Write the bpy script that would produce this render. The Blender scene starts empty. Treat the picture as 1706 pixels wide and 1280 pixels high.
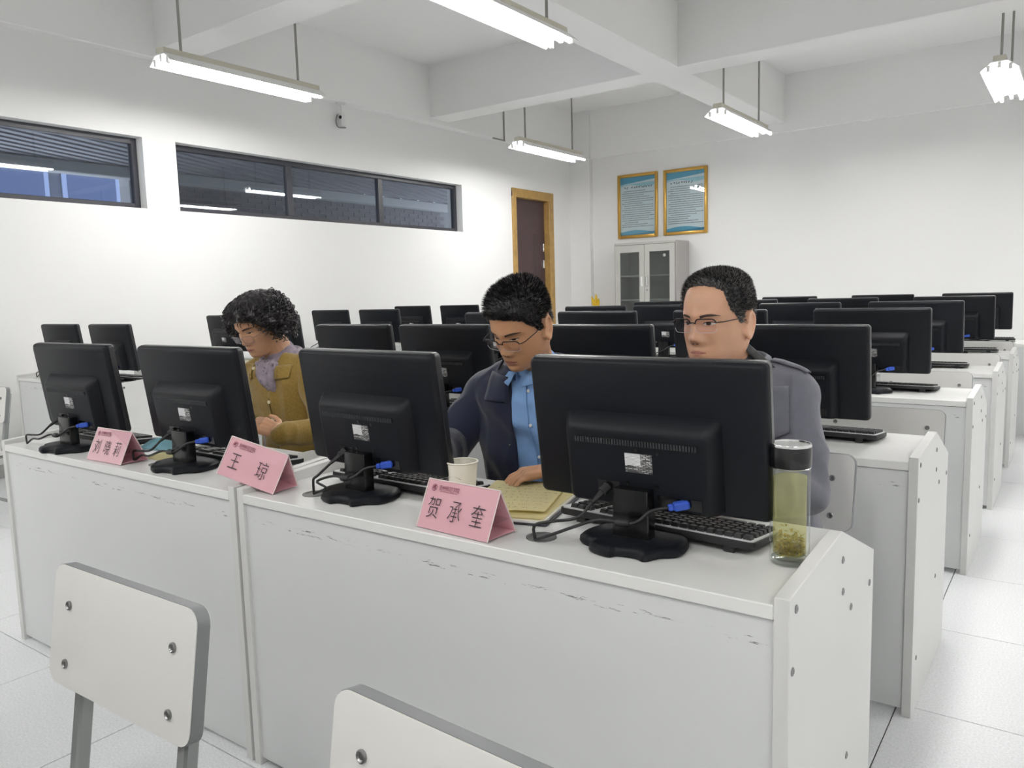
import bpy, bmesh, math, random
from mathutils import Vector, Matrix, Quaternion, noise
from mathutils.bvhtree import BVHTree

random.seed(7)
SC = bpy.context.scene
COL = SC.collection
V = Vector
PI = math.pi

# ------------------------------------------------------------------ camera
cam_d = bpy.data.cameras.new('camera')
cam = bpy.data.objects.new('camera', cam_d)
COL.objects.link(cam)
cam_d.sensor_width = 36.0
cam_d.sensor_fit = 'HORIZONTAL'
cam_d.lens = 1303.87 / 1706.0 * 36.0
cam_d.clip_start = 0.02
_r0 = V((0.8102, 0.5856, -0.0275))
_r1 = V((0.0450, -0.1088, -0.9930))
_r2 = V((-0.5845, 0.8033, -0.1145))
_cx = _r0.normalized()
_cz = (-_r2).normalized()
_cy = _cz.cross(_cx).normalized()
_cx = _cy.cross(_cz).normalized()
CAMH = 1.248
cam.matrix_world = Matrix(((_cx.x, _cy.x, _cz.x, 0), (_cx.y, _cy.y, _cz.y, 0), (_cx.z, _cy.z, _cz.z, CAMH), (0, 0, 0, 1)))
SC.camera = cam

# ------------------------------------------------------------------ world, exposure
w = bpy.data.worlds.new('world')
SC.world = w
w.use_nodes = True
w.node_tree.nodes['Background'].inputs['Color'].default_value = (0.50, 0.53, 0.58, 1)
w.node_tree.nodes['Background'].inputs['Strength'].default_value = 7.0
SC.view_settings.view_transform = 'Standard'
SC.view_settings.look = 'None'
SC.view_settings.gamma = 1.0
SC.view_settings.use_curve_mapping = False
SC.view_settings.exposure = 0.0
TUBE_POWER = 60.0

# ------------------------------------------------------------------ materials
MATS = {}


def srgb(h):
    if isinstance(h, str):
        c = [int(h[i:i + 2], 16) / 255 for i in (0, 2, 4)]
    else:
        c = [x / 255 for x in h]
    return tuple((x / 12.92 if x <= 0.04045 else ((x + 0.055) / 1.055) ** 2.4) for x in c)


def mat(name, col, rough=0.5, metal=0.0, var=0.0, vscale=8.0, bump=0.0, bscale=60.0, spec=0.5, coat=0.0, sheen=0.0, emit=0.0, sss=0.0):
    if name in MATS:
        return MATS[name]
    m = bpy.data.materials.new(name)
    m.use_nodes = True
    nt = m.node_tree
    b = nt.nodes['Principled BSDF']
    c = srgb(col)
    b.inputs['Base Color'].default_value = (*c, 1)
    b.inputs['Roughness'].default_value = rough
    b.inputs['Metallic'].default_value = metal
    b.inputs['Specular IOR Level'].default_value = spec
    if coat:
        b.inputs['Coat Weight'].default_value = coat
    if sheen:
        b.inputs['Sheen Weight'].default_value = sheen
        b.inputs['Sheen Roughness'].default_value = 0.5
    if sss:
        b.inputs['Subsurface Weight'].default_value = sss
        b.inputs['Subsurface Radius'].default_value = (0.010, 0.004, 0.002)
        b.inputs['Subsurface Scale'].default_value = 0.5
    if emit:
        b.inputs['Emission Color'].default_value = (*c, 1)
        b.inputs['Emission Strength'].default_value = emit
    tc = nt.nodes.new('ShaderNodeTexCoord')
    if var:
        n = nt.nodes.new('ShaderNodeTexNoise')
        n.inputs['Scale'].default_value = vscale
        n.inputs['Detail'].default_value = 5
        nt.links.new(tc.outputs['Object'], n.inputs['Vector'])
        r = nt.nodes.new('ShaderNodeValToRGB')
        r.color_ramp.elements[0].position = 0.3
        r.color_ramp.elements[1].position = 0.7
        r.color_ramp.elements[0].color = (*[x * (1 - var) for x in c], 1)
        r.color_ramp.elements[1].color = (*[min(1, x * (1 + var)) for x in c], 1)
        nt.links.new(n.outputs['Fac'], r.inputs['Fac'])
        nt.links.new(r.outputs['Color'], b.inputs['Base Color'])
    if bump:
        n2 = nt.nodes.new('ShaderNodeTexNoise')
        n2.inputs['Scale'].default_value = bscale
        n2.inputs['Detail'].default_value = 4
        nt.links.new(tc.outputs['Object'], n2.inputs['Vector'])
        bp = nt.nodes.new('ShaderNodeBump')
        bp.inputs['Strength'].default_value = bump
        bp.inputs['Distance'].default_value = 0.004
        nt.links.new(n2.outputs['Fac'], bp.inputs['Height'])
        nt.links.new(bp.outputs['Normal'], b.inputs['Normal'])
    MATS[name] = m
    return m


def nd(m, t, **kw):
    n = m.node_tree.nodes.new(t)
    for k, v in kw.items():
        setattr(n, k, v)
    return n


def clear_mat(name, tint, refl=0.08, ior=1.45):
    """thin clear sheet: mostly transparent, with a fresnel reflection"""
    if name in MATS:
        return MATS[name]
    m = bpy.data.materials.new(name)
    m.use_nodes = True
    nt = m.node_tree
    nt.nodes.clear()
    out = nt.nodes.new('ShaderNodeOutputMaterial')
    tr = nt.nodes.new('ShaderNodeBsdfTransparent')
    tr.inputs['Color'].default_value = (*tint, 1)
    gl = nt.nodes.new('ShaderNodeBsdfGlossy')
    gl.inputs['Roughness'].default_value = 0.02
    lw = nt.nodes.new('ShaderNodeLayerWeight')
    lw.inputs['Blend'].default_value = 0.5
    pw = nt.nodes.new('ShaderNodeMath')
    pw.operation = 'POWER'
    pw.inputs[1].default_value = 4.0
    fr = nt.nodes.new('ShaderNodeMath')
    fr.operation = 'MULTIPLY'
    fr.inputs[1].default_value = min(0.9, (ior - 1.0) * 1.5)
    nt.links.new(lw.outputs['Facing'], pw.inputs[0])
    nt.links.new(pw.outputs[0], fr.inputs[0])
    ad = nt.nodes.new('ShaderNodeMath')
    ad.operation = 'ADD'
    ad.inputs[1].default_value = refl
    ad.use_clamp = True
    mx = nt.nodes.new('ShaderNodeMixShader')
    nt.links.new(fr.outputs[0], ad.inputs[0])
    nt.links.new(ad.outputs[0], mx.inputs[0])
    nt.links.new(tr.outputs[0], mx.inputs[1])
    nt.links.new(gl.outputs[0], mx.inputs[2])
    nt.links.new(mx.outputs[0], out.inputs['Surface'])
    MATS[name] = m
    return m


M_WALL = mat('wall_paint', 'f2f2f1', 0.85, bump=0.05, bscale=180, spec=0.2)
M_CEIL = mat('ceiling_paint', 'f6f6f5', 0.9, spec=0.15)
M_TILE = mat('floor_tile_white', 'eceef0', 0.32, var=0.10, vscale=160, spec=0.5)
M_JOINT = mat('tile_joint', '4a4a4a', 0.9)
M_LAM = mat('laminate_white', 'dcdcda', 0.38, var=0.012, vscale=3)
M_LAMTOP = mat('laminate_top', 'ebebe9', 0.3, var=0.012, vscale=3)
M_EDGE = mat('laminate_edge', 'c9c9c2', 0.5, var=0.05, vscale=30)
M_BOLT = mat('steel_bolt', '8c8c8c', 0.35, metal=0.9)
M_BOLTD = mat('bolt_socket', '303030', 0.6)
M_CHAIRB = mat('chair_board', 'e4e3e0', 0.35, var=0.012, vscale=4)
M_CHAIRE = mat('chair_edge', '77797b', 0.45)
M_STEEL = mat('chair_steel', '8d908f', 0.38, metal=0.35)
M_BLK = mat('monitor_black', '0d1016', 0.46, bump=0.05, bscale=900, spec=0.22)
M_BLKG = mat('monitor_gloss_black', '0d0e10', 0.22)
M_BLKR = mat('rubber_black', '17181a', 0.55)
M_SCREEN = mat('screen_dark', '0a0b0e', 0.12)
M_BLUE = mat('plug_blue', '2a4fb4', 0.4)
M_KEY = mat('key_black', '1c1d1f', 0.45)
M_DECK = mat('keyboard_deck', 'd9dadb', 0.4)
M_PINK = mat('card_pink', 'eeb9c3', 0.6, var=0.015, vscale=12)
M_RED = mat('card_red_inside', 'c14a55', 0.6)
M_INK = mat('ink_dark', '2a2028', 0.7)
M_INKR = mat('ink_maroon', '7a2a44', 0.7)
M_CLEAR = clear_mat('clear_acrylic', (0.97, 0.97, 0.97), 0.03)
M_PANE = clear_mat('window_pane', (0.72, 0.75, 0.78), 0.07, 1.5)
M_CABGL = clear_mat('cabinet_pane', (0.75, 0.78, 0.78), 0.05)
M_LENS = clear_mat('lens', (0.97, 0.95, 0.96), 0.02)
M_GLASSB = clear_mat('bottle_glass', (0.95, 0.97, 0.95), 0.05)
M_WFRAME = mat('window_frame_dark', '34353d', 0.4)
M_OAK = mat('oak_casing', 'b08d52', 0.45, var=0.12, vscale=14)
M_DOOR = mat('door_brown', '4b3a3c', 0.4, var=0.06, vscale=10)
M_CHROME = mat('chrome', 'd8d8d8', 0.15, metal=1.0)
M_CAB = mat('cabinet_grey', 'b9b9b4', 0.4)
M_CABS = mat('cabinet_side', 'a7a2a0', 0.45)
M_GOLD = mat('gold_frame', 'c39a4a', 0.3, metal=0.55)
M_FIX = mat('fixture_enamel', 'cfcabb', 0.45)
M_FIXW = mat('reflector_white', 'f4f4f2', 0.35)
M_ROD = mat('rod_grey', '9d9b95', 0.4, metal=0.3)
M_SKINM = mat('skin_tan', 'd0a184', 0.40, var=0.05, vscale=18, sss=0.12)
M_SKINM2 = mat('skin_tan_b', 'c79672', 0.40, var=0.05, vscale=18, sss=0.12)
M_SKINW = mat('skin_light', 'c99a78', 0.40, var=0.05, vscale=18, sss=0.12)
M_HAIR = mat('hair_black', '1d1c1f', 0.42, var=0.3, vscale=60)
M_HAIRG = mat('hair_greying', '353435', 0.45, var=0.45, vscale=90)
M_HAIRW = mat('hair_curly', '1c181b', 0.36, var=0.3, vscale=50)
M_WHITEP = mat('white_plastic', 'e6e6e4', 0.4)
M_PAPER = mat('white_paper', 'ecebe6', 0.7)

# tube emitter
M_TUBE = bpy.data.materials.new('lamp_tube')
M_TUBE.use_nodes = True
M_TUBE.node_tree.nodes.clear()
_o = M_TUBE.node_tree.nodes.new('ShaderNodeOutputMaterial')
_e = M_TUBE.node_tree.nodes.new('ShaderNodeEmission')
_e.inputs['Color'].default_value = (1.0, 0.985, 0.96, 1)
_e.inputs['Strength'].default_value = TUBE_POWER
M_TUBE.node_tree.links.new(_e.outputs[0], _o.inputs['Surface'])


# ------------------------------------------------------------------ mesh helpers
def nb():
    return bmesh.new()


def box(bm, a, b, bev=0.0, seg=1, M=None):
    a = V(a); b = V(b)
    r = bmesh.ops.create_cube(bm, size=1.0)
    vs = r['verts']
    c = (a + b) / 2
    d = b - a
    for v in vs:
        v.co = V((v.co.x * d.x + c.x, v.co.y * d.y + c.y, v.co.z * d.z + c.z))
    if bev:
        es = set()
        for v in vs:
            es.update(v.link_edges)
        r2 = bmesh.ops.bevel(bm, geom=list(es), offset=bev, segments=seg, affect='EDGES', profile=0.5)
        vs = list({v for f in r2['faces'] for v in f.verts} | {v for v in vs if v.is_valid})
    if M is not None:
        for v in vs:
            v.co = M @ v.co
    return vs


def prism(bm, pts, fn, bev=0.0):
    """pts: 2D outline; fn(p, t) -> 3D for t in (0, 1)"""
    a = [bm.verts.new(fn(p, 0)) for p in pts]
    b = [bm.verts.new(fn(p, 1)) for p in pts]
    n = len(pts)
    fs = [bm.faces.new(a[::-1]), bm.faces.new(b)]
    for i in range(n):
        fs.append(bm.faces.new((a[i], a[(i + 1) % n], b[(i + 1) % n], b[i])))
    bmesh.ops.recalc_face_normals(bm, faces=fs)
    if bev:
        es = {e for f in fs for e in f.edges}
        bmesh.ops.bevel(bm, geom=list(es), offset=bev, segments=1, affect='EDGES', profile=0.5)
    return fs


def lathe(bm, prof, n=24, c=(0, 0, 0), M=None, cap=True):
    c = V(c)
    rings = []
    for r, z in prof:
        ring = []
        for i in range(n):
            t = 2 * PI * i / n
            p = V((r * math.cos(t), r * math.sin(t), z)) + c
            ring.append(bm.verts.new(M @ p if M is not None else p))
        rings.append(ring)
    fs = []
    for k in range(len(rings) - 1):
        for i in range(n):
            fs.append(bm.faces.new((rings[k][i], rings[k][(i + 1) % n], rings[k + 1][(i + 1) % n], rings[k + 1][i])))
    if cap:
        fs.append(bm.faces.new(rings[0][::-1]))
        fs.append(bm.faces.new(rings[-1]))
    return fs


def frames(pts):
    pts = [V(p) for p in pts]
    ts = []
    for i in range(len(pts)):
        a = pts[max(0, i - 1)]
        b = pts[min(len(pts) - 1, i + 1)]
        t = (b - a)
        ts.append(t.normalized() if t.length > 1e-9 else V((0, 0, 1)))
    up = V((0, 0, 1)) if abs(ts[0].z) < 0.9 else V((1, 0, 0))
    n = (up - ts[0] * up.dot(ts[0])).normalized()
    out = []
    for i, t in enumerate(ts):
        n = (n - t * n.dot(t))
        n = n.normalized() if n.length > 1e-6 else t.orthogonal().normalized()
        out.append((pts[i], t, n, t.cross(n)))
    return out


def tube(bm, pts, r, n=8, cap=True):
    rs = r if isinstance(r, (list, tuple)) else [r] * len(pts)
    rings = []
    for (p, t, a, b), rr in zip(frames(pts), rs):
        rings.append([bm.verts.new(p + a * rr * math.cos(2 * PI * i / n) + b * rr * math.sin(2 * PI * i / n)) for i in range(n)])
    for k in range(len(rings) - 1):
        for i in range(n):
            bm.faces.new((rings[k][i], rings[k][(i + 1) % n], rings[k + 1][(i + 1) % n], rings[k + 1][i]))
    if cap:
        bm.faces.new(rings[0][::-1])
        bm.faces.new(rings[-1])


def spline(ctrl, n=24):
    P = [V(c) for c in ctrl]
    P = [P[0] * 2 - P[1]] + P + [P[-1] * 2 - P[-2]]
    out = []
    segs = len(P) - 3
    for k in range(n + 1):
        u = k / n * segs
        i = min(int(u), segs - 1)
        t = u - i
        p0, p1, p2, p3 = P[i:i + 4]
        out.append(0.5 * ((2 * p1) + (p2 - p0) * t + (2 * p0 - 5 * p1 + 4 * p2 - p3) * t * t + (3 * p1 - p0 - 3 * p2 + p3) * t ** 3))
    return out


def rrect(w, h, r, n=5, cx=0, cy=0):
    """rounded rectangle outline, counter-clockwise"""
    o = []
    for sx, sy, a0 in ((1, -1, -PI / 2), (1, 1, 0), (-1, 1, PI / 2), (-1, -1, PI)):
        for i in range(n + 1):
            a = a0 + PI / 2 * i / n
            o.append((cx + sx * (w / 2 - r) + r * math.cos(a), cy + sy * (h / 2 - r) + r * math.sin(a)))
    return o


def loft(bm, rings, cap=True):
    R = [[bm.verts.new(p) for p in ring] for ring in rings]
    n = len(R[0])
    fs = []
    for k in range(len(R) - 1):
        for i in range(n):
            fs.append(bm.faces.new((R[k][i], R[k][(i + 1) % n], R[k + 1][(i + 1) % n], R[k + 1][i])))
    if cap:
        fs.append(bm.faces.new(R[0][::-1]))
        fs.append(bm.faces.new(R[-1]))
    bmesh.ops.recalc_face_normals(bm, faces=fs)
    return fs


def mesh_from(name, bm, m, smooth=None):
    me = bpy.data.meshes.new(name)
    bm.normal_update()
    bm.to_mesh(me)
    bm.free()
    ms = m if isinstance(m, (list, tuple)) else [m]
    for x in ms:
        me.materials.append(x)
    if smooth is not None:
        me.polygons.foreach_set('use_smooth', [True] * len(me.polygons))
        if smooth < 3.1:
            me.set_sharp_from_angle(angle=smooth)
    me.update()
    return me


def link(name, me, parent=None, loc=None):
    o = bpy.data.objects.new(name, me)
    COL.objects.link(o)
    if parent is not None:
        o.parent = parent
    if loc is not None:
        o.location = loc
    return o


def obj(name, bm, m, parent=None, smooth=None, loc=None):
    return link(name, mesh_from(name, bm, m, smooth), parent, loc)


def tag(o, label=None, cat=None, group=None, kind=None):
    if label:
        o['label'] = label
    if cat:
        o['category'] = cat
    if group:
        o['group'] = group
    if kind:
        o['kind'] = kind
    return o


def thing(name, label, cat, loc=(0, 0, 0), rotz=0.0, group=None):
    o = bpy.data.objects.new(name, None)
    COL.objects.link(o)
    o.empty_display_size = 0.05
    o.location = loc
    o.rotation_euler = (0, 0, rotz)
    return tag(o, label, cat, group)


CHILD = {}


def kids(o):
    return [c for c in o.children]


def copy_tree(o, parent=None):
    c = o.copy()
    COL.objects.link(c)
    c.parent = parent
    for ch in kids(o):
        copy_tree(ch, c)
    return c


def text_mesh(s, size, thin=0.0, m=None, space=1.0):
    cu = bpy.data.curves.new('lettering', 'FONT')
    cu.body = s
    cu.size = size
    cu.align_x = 'CENTER'
    cu.align_y = 'CENTER'
    cu.offset = thin
    cu.extrude = 0.0002
    cu.space_character = space
    t = bpy.data.objects.new('lettering_tmp', cu)
    COL.objects.link(t)
    dg = bpy.context.evaluated_depsgraph_get()
    me = bpy.data.meshes.new_from_object(t.evaluated_get(dg))
    bpy.data.objects.remove(t)
    me.materials.clear()
    me.materials.append(m)
    return me


ORD = ['', 'first', 'second', 'third', 'fourth', 'fifth', 'sixth']
ROWN = {0: 'the foremost row', 1: 'the name card row', 2: 'the first row behind people', 3: 'the second row behind people',
        4: 'the third row behind people', 5: 'the fourth row behind people', 6: 'the last row'}

# ================================================================== ROOM SHELL
XW, XR, YF, YB, ZC = -6.40, 2.60, -3.40, 10.52, 3.925
ZB = 3.332


def struct(name, bm, m, smooth=None):
    return tag(obj(name, bm, m, None, smooth), kind='structure')


# floor: dark base with separate tiles on it
bm = nb()
box(bm, (XW - 0.3, YF - 0.2, -0.10), (XR + 0.2, YB + 0.2, -0.006))
floor = struct('floor', bm, M_JOINT)
TX, TY = 0.617, 0.638
bm = nb()
box(bm, (-TX / 2 + 0.0018, -TY / 2 + 0.0018, -0.010), (TX / 2 - 0.0018, TY / 2 - 0.0018, 0.0), 0.0008)
tile_me = mesh_from('tile', bm, M_TILE)
rest = nb()
inv = cam.matrix_world.inverted()


def px(p):
    q = inv @ V(p)
    if q.z > -0.05:
        return (-9999, -9999)
    return (853 + 1303.87 * q.x / -q.z, 640 - 1303.87 * q.y / -q.z)


ni = 0
for i in range(-20, 8):
    for j in range(-8, 18):
        x0, y0 = -0.391 + TX * i, 1.174 + TY * j
        cxm, cym = x0 + TX / 2, y0 + TY / 2
        if cxm < XW - 0.2 or cxm > XR + 0.2 or cym < YF - 0.2 or cym > YB + 0.2:
            continue
        u, v = px((cxm, cym, 0))
        if -250 < u < 1950 and 300 < v < 1650 and ni < 290:
            link('tile', tile_me, floor, (cxm, cym, 0.0))
            ni += 1
        else:
            box(rest, (x0 + 0.0018, y0 + 0.0018, -0.01), (x0 + TX - 0.0018, y0 + TY - 0.0018, 0.0))
tag(obj('tile_field', rest, M_TILE, floor), kind='stuff')

# ceiling and its beams
bm = nb()
box(bm, (XW - 0.3, YF - 0.2, ZC), (XR + 0.2, YB + 0.2, ZC + 0.15))
ceiling = struct('ceiling', bm, M_CEIL)
for y0, y1 in ((7.189, 7.515), (3.778, 4.112), (0.38, 0.71), (-3.0, -2.67)):
    bm = nb()
    box(bm, (XW, y0, ZB), (XR, y1, ZC + 0.01), 0.006)
    obj('beam', bm, M_CEIL, ceiling)
for x0, x1 in ((-3.566, -3.19), (-0.35 + 0.35, 0.37)):
    bm = nb()
    box(bm, (x0, YF, ZB + 0.0005), (x1, YB, ZC + 0.01), 0.006)
    obj('beam', bm, M_CEIL, ceiling)
bm = nb()
box(bm, (XW - 0.02, YF, 3.27), (XW + 0.09, YB, ZC + 0.01), 0.008)
obj('wall_beam', bm, M_CEIL, ceiling)
bm = nb()
box(bm, (XW, YB - 0.045, 3.22), (XR, YB + 0.05, ZC + 0.01), 0.005)
obj('wall_beam', bm, M_CEIL, ceiling)

# left wall with its openings
WZ0, WZ1 = 2.045, 2.63
W1 = (-1.2, 3.655)
W2 = (3.953, 7.833)
DR = (8.90, 9.90, 2.665)
TH = 0.24
bm = nb()
ys = [YF - 0.2, W1[0], W1[1], W2[0], W2[1], DR[0], DR[1], YB + 0.2]
for k in range(len(ys) - 1):
    a, b = ys[k], ys[k + 1]
    x0, x1 = XW - TH, XW
    if k in (1, 3):
        box(bm, (x0, a, -0.1), (x1, b, WZ0))
        box(bm, (x0, a, WZ1), (x1, b, ZC + 0.1))
    elif k == 5:
        box(bm, (x0, a, DR[2]), (x1, b, ZC + 0.1))
    else:
        box(bm, (x0, a, -0.1), (x1, b, ZC + 0.1))
wall_left = struct('wall_left', bm, M_WALL)
bm = nb()
box(bm, (XW - 0.05, YB - 0.09, 0), (-6.05, YB + 0.1, ZC))
obj('corner_column', bm, M_WALL, wall_left)
bm = nb()
box(bm, (XW - TH, YB, -0.1), (XR + 0.2, YB + 0.2, ZC + 0.1))
struct('wall_back', bm, M_WALL)
bm = nb()
box(bm, (XR, YF - 0.2, -0.1), (XR + 0.2, YB + 0.2, ZC + 0.1))
struct('wall_right', bm, M_WALL)
bm = nb()
box(bm, (XW - TH, YF - 0.2, -0.1), (XR + 0.2, YF, ZC + 0.1))
struct('wall_front', bm, M_WALL)


def window(n, y0, y1, mull, label):
    o = bpy.data.objects.new('window_%d' % n, None)
    COL.objects.link(o)
    o.location = (XW - 0.125, (y0 + y1) / 2, WZ0)
    tag(o, label, kind='structure')
    L = (y1 - y0) / 2
    H = WZ1 - WZ0
    t = 0.048
    for a, b in (((-L), (-L + t)), ((L - t), L)):
        bm = nb()
        box(bm, (-0.03, a, 0), (0.03, b, H), 0.003)
        obj('frame_jamb', bm, M_WFRAME, o)
    for a, b in ((0, t), (H - t, H)):
        bm = nb()
        box(bm, (-0.029, -L + t, a), (0.029, L - t, b), 0.003)
        obj('frame_rail', bm, M_WFRAME, o)
    ed = [-L + t]
    for y in mull:
        ly = y - (y0 + y1) / 2
        bm = nb()
        box(bm, (-0.028, ly - 0.035, t), (0.028, ly + 0.035, H - t), 0.003)
        obj('mullion', bm, M_WFRAME, o)
        ed += [ly - 0.035, ly + 0.035]
    ed.append(L - t)
    for k in range(0, len(ed), 2):
        bm = nb()
        box(bm, (-0.004, ed[k], t), (0.004, ed[k + 1], H - t))
        obj('pane', bm, M_PANE, o)


window(1, W1[0], W1[1], (0.1, 1.9), 'high strip window with dark frame')
window(2, W2[0], W2[1], (5.23, 6.497), 'high strip window with dark frame and three panes')

# door
d = bpy.data.objects.new('door_1', None)
COL.objects.link(d)
d.location = (XW, (DR[0] + DR[1]) / 2, 0)
tag(d, 'dark brown door in an oak casing', kind='structure')
hw = (DR[1] - DR[0]) / 2
for s in (-1, 1):
    bm = nb()
    box(bm, (-0.13, s * (hw - 0.045) - 0.045, 0), (0.025, s * (hw - 0.045) + 0.045 + (0.03 if s > 0 else 0), DR[2] + 0.0), 0.006)
    obj('door_jamb', bm, M_OAK, d)
bm = nb()
box(bm, (-0.13, -hw + 0.0, DR[2] - 0.09), (0.027, hw + 0.03, DR[2] + 0.03), 0.006)
obj('door_head', bm, M_OAK, d)
bm = nb()
box(bm, (-0.11, -hw + 0.09, 0.005), (-0.07, hw - 0.09, DR[2] - 0.09), 0.003)
leaf = obj('door_leaf', bm, M_DOOR, d)
for k in range(4):
    bm = nb()
    y = 0.10 + 0.055 * k
    box(bm, (-0.072, y - 0.008, 0.3), (-0.064, y + 0.008, 2.1), 0.003)
    obj('moulding', bm, M_DOOR, leaf)
for z in (1.67, 1.91, 1.05):
    bm = nb()
    box(bm, (-0.075, hw - 0.16, z - 0.06), (-0.045, hw - 0.125, z + 0.06), 0.006)
    obj('hinge_plate', bm, M_CHROME, leaf)

# baseboards
for nm, a, b in (('baseboard_left', (XW, YF, 0), (XW + 0.012, DR[0] - 0.02, 0.10)), ('baseboard_back', (-6.05, YB - 0.012, 0), (XR, YB, 0.10)),
                 ('baseboard_right', (XR - 0.012, YF, 0), (XR, YB, 0.10))):
    bm = nb()
    box(bm, a, b, 0.003)
    struct(nm, bm, mat('baseboard_grey', 'b9b9b7', 0.5))

# ------------------------------------------------------------------ outside corridor behind the strip windows
M_SLAT = mat('canopy_slat', '8e8e94', 0.5)
M_CORR = mat('corridor_paint', 'a9abad', 0.8)
cp = thing('canopy', 'grey slatted canopy ceiling outside the strip windows', 'canopy', (-8.0, 4.0, 3.00))
bm = nb()
box(bm, (-2.2, -9, 0.10), (1.3, 9, 0.14))
obj('deck', bm, mat('canopy_deck', '606066', 0.7), cp)
dirv = V((-0.387, 0.9456, 0)).normalized()
nrm = V((dirv.y, -dirv.x, 0))
smesh = None
for k in range(-44, 46):
    c0 = k * 0.17
    bm = nb()
    ang = math.atan2(dirv.y, dirv.x)
    box(bm, (-9, -0.045, 0.0), (9, 0.045, 0.09), 0.0)
    # clip to the corridor strip
    R = Matrix.Rotation(ang, 4, 'Z')
    for v in bm.verts:
        v.co = R @ v.co + nrm * c0
    for pl, no in ((-2.1, (-1, 0, 0)), (1.3, (1, 0, 0))):
        bmesh.ops.bisect_plane(bm, geom=bm.verts[:] + bm.edges[:] + bm.faces[:], plane_co=(pl, 0, 0), plane_no=no, clear_outer=True)
        bmesh.ops.holes_fill(bm, edges=bm.edges[:])
    for pl, no in ((-8, (0, -1, 0)), (8, (0, 1, 0))):
        bmesh.ops.bisect_plane(bm, geom=bm.verts[:] + bm.edges[:] + bm.faces[:], plane_co=(0, pl, 0), plane_no=no, clear_outer=True)
    if len(bm.faces) < 4:
        bm.free()
        continue
    obj('slat', bm, M_SLAT, cp)
bm = nb()
box(bm, (-10.19, -5, 2.86), (-9.98, 12.5, 3.00), 0.01)
tag(obj('canopy_beam', bm, M_CORR), 'pale concrete beam under the slatted canopy outside', 'beam')
bm = nb()
box(bm, (-10.45, 5.6, -0.1), (-10.2, 12.5, 3.0))
bw = obj('brick_wall', bm, mat('brick_mortar', '86888c', 0.9))
tag(bw, 'grey brick wall across the corridor outside', 'wall')
bm = nb()
box(bm, (-0.012, -0.118, -0.031), (0.012, 0.118, 0.031), 0.003)
bme = mesh_from('brick', bm, mat('brick_grey', '6c6a70', 0.85, var=0.15, vscale=6))
for r in range(10):
    for c in range(24):
        link('brick', bme, bw, (-10.2, 5.9 + c * 0.25 + (0.125 if r % 2 else 0), 2.24 + r * 0.072))
bm = nb()
box(bm, (-10.8, -5, -0.2), (XW - TH, 12.5, -0.1))
tag(obj('corridor_floor', bm, M_CORR), kind='structure')

# building across: pale blue panes seen through the first window
bb = thing('far_building', 'bluish glazed building facade far outside the first strip window', 'building', (-17.0, 2.0, 0))
bm = nb()
box(bm, (-0.6, -9, 0), (0, 14, 7))
obj('wall', bm, mat('far_wall', '474d5c', 0.8), bb)
for i in range(15):
    bm = nb()
    box(bm, (0.0, -8.6 + i * 1.45, 2.9), (0.04, -7.4 + i * 1.45, 4.6), 0.01)
    f_ = obj('window', bm, mat('far_window_frame', '7a88a8', 0.6), bb)
    bm = nb()
    box(bm, (0.04, -8.5 + i * 1.45, 3.0), (0.05, -7.5 + i * 1.45, 4.5))
    obj('pane', bm, mat('far_pane', '33456c', 0.3), f_)

# ================================================================== PENDANT LIGHTS
def make_light():
    t = thing('pendant_light', 'x', 'ceiling light')
    L = 0.685
    bm = nb()
    box(bm, (-0.045, -L, 0.035), (0.045, L, 0.085), 0.008, 2)
    obj('housing', bm, M_FIX, t)
    bm = nb()
    prof = [(-0.135, -0.022), (-0.128, -0.022), (-0.055, 0.034), (0.055, 0.034), (0.128, -0.022), (0.135, -0.022), (0.06, 0.042), (-0.06, 0.042)]
    prism(bm, prof, lambda p, s: V((p[0], -L + 2 * L * s, p[1])))
    obj('reflector', bm, M_FIXW, t)
    for x, z in ((-0.075, -0.012), (0, 0.008), (0.075, -0.012)):
        bm = nb()
        lathe(bm, [(0.014, -L + 0.03), (0.014, L - 0.03)], 10, M=Matrix.Translation((x, 0, z)) @ Matrix.Rotation(-PI / 2, 4, 'X'))
        tb = obj('tube', bm, M_TUBE, t, 3.2)
        for s in (-1, 1):
            bm = nb()
            box(bm, (x - 0.013, s * (L - 0.018) - 0.012, z - 0.017), (x + 0.013, s * (L - 0.018) + 0.012, z + 0.03), 0.003)
            obj('lamp_holder', bm, M_FIXW, t)
    return t


def add_rods(t, ys_, ztop):
    for y, zt in zip(ys_, ztop):
        bm = nb()
        lathe(bm, [(0.010, 0.08), (0.010, zt)], 10, c=(0, y, 0))
        r = obj('rod', bm, M_ROD, t, 1.0)
        bm = nb()
        lathe(bm, [(0.012, zt - 0.05), (0.045, zt - 0.02), (0.05, zt)], 14, c=(0, y, 0))
        obj('ceiling_cup', bm, M_WHITEP, r, 0.8)


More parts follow.
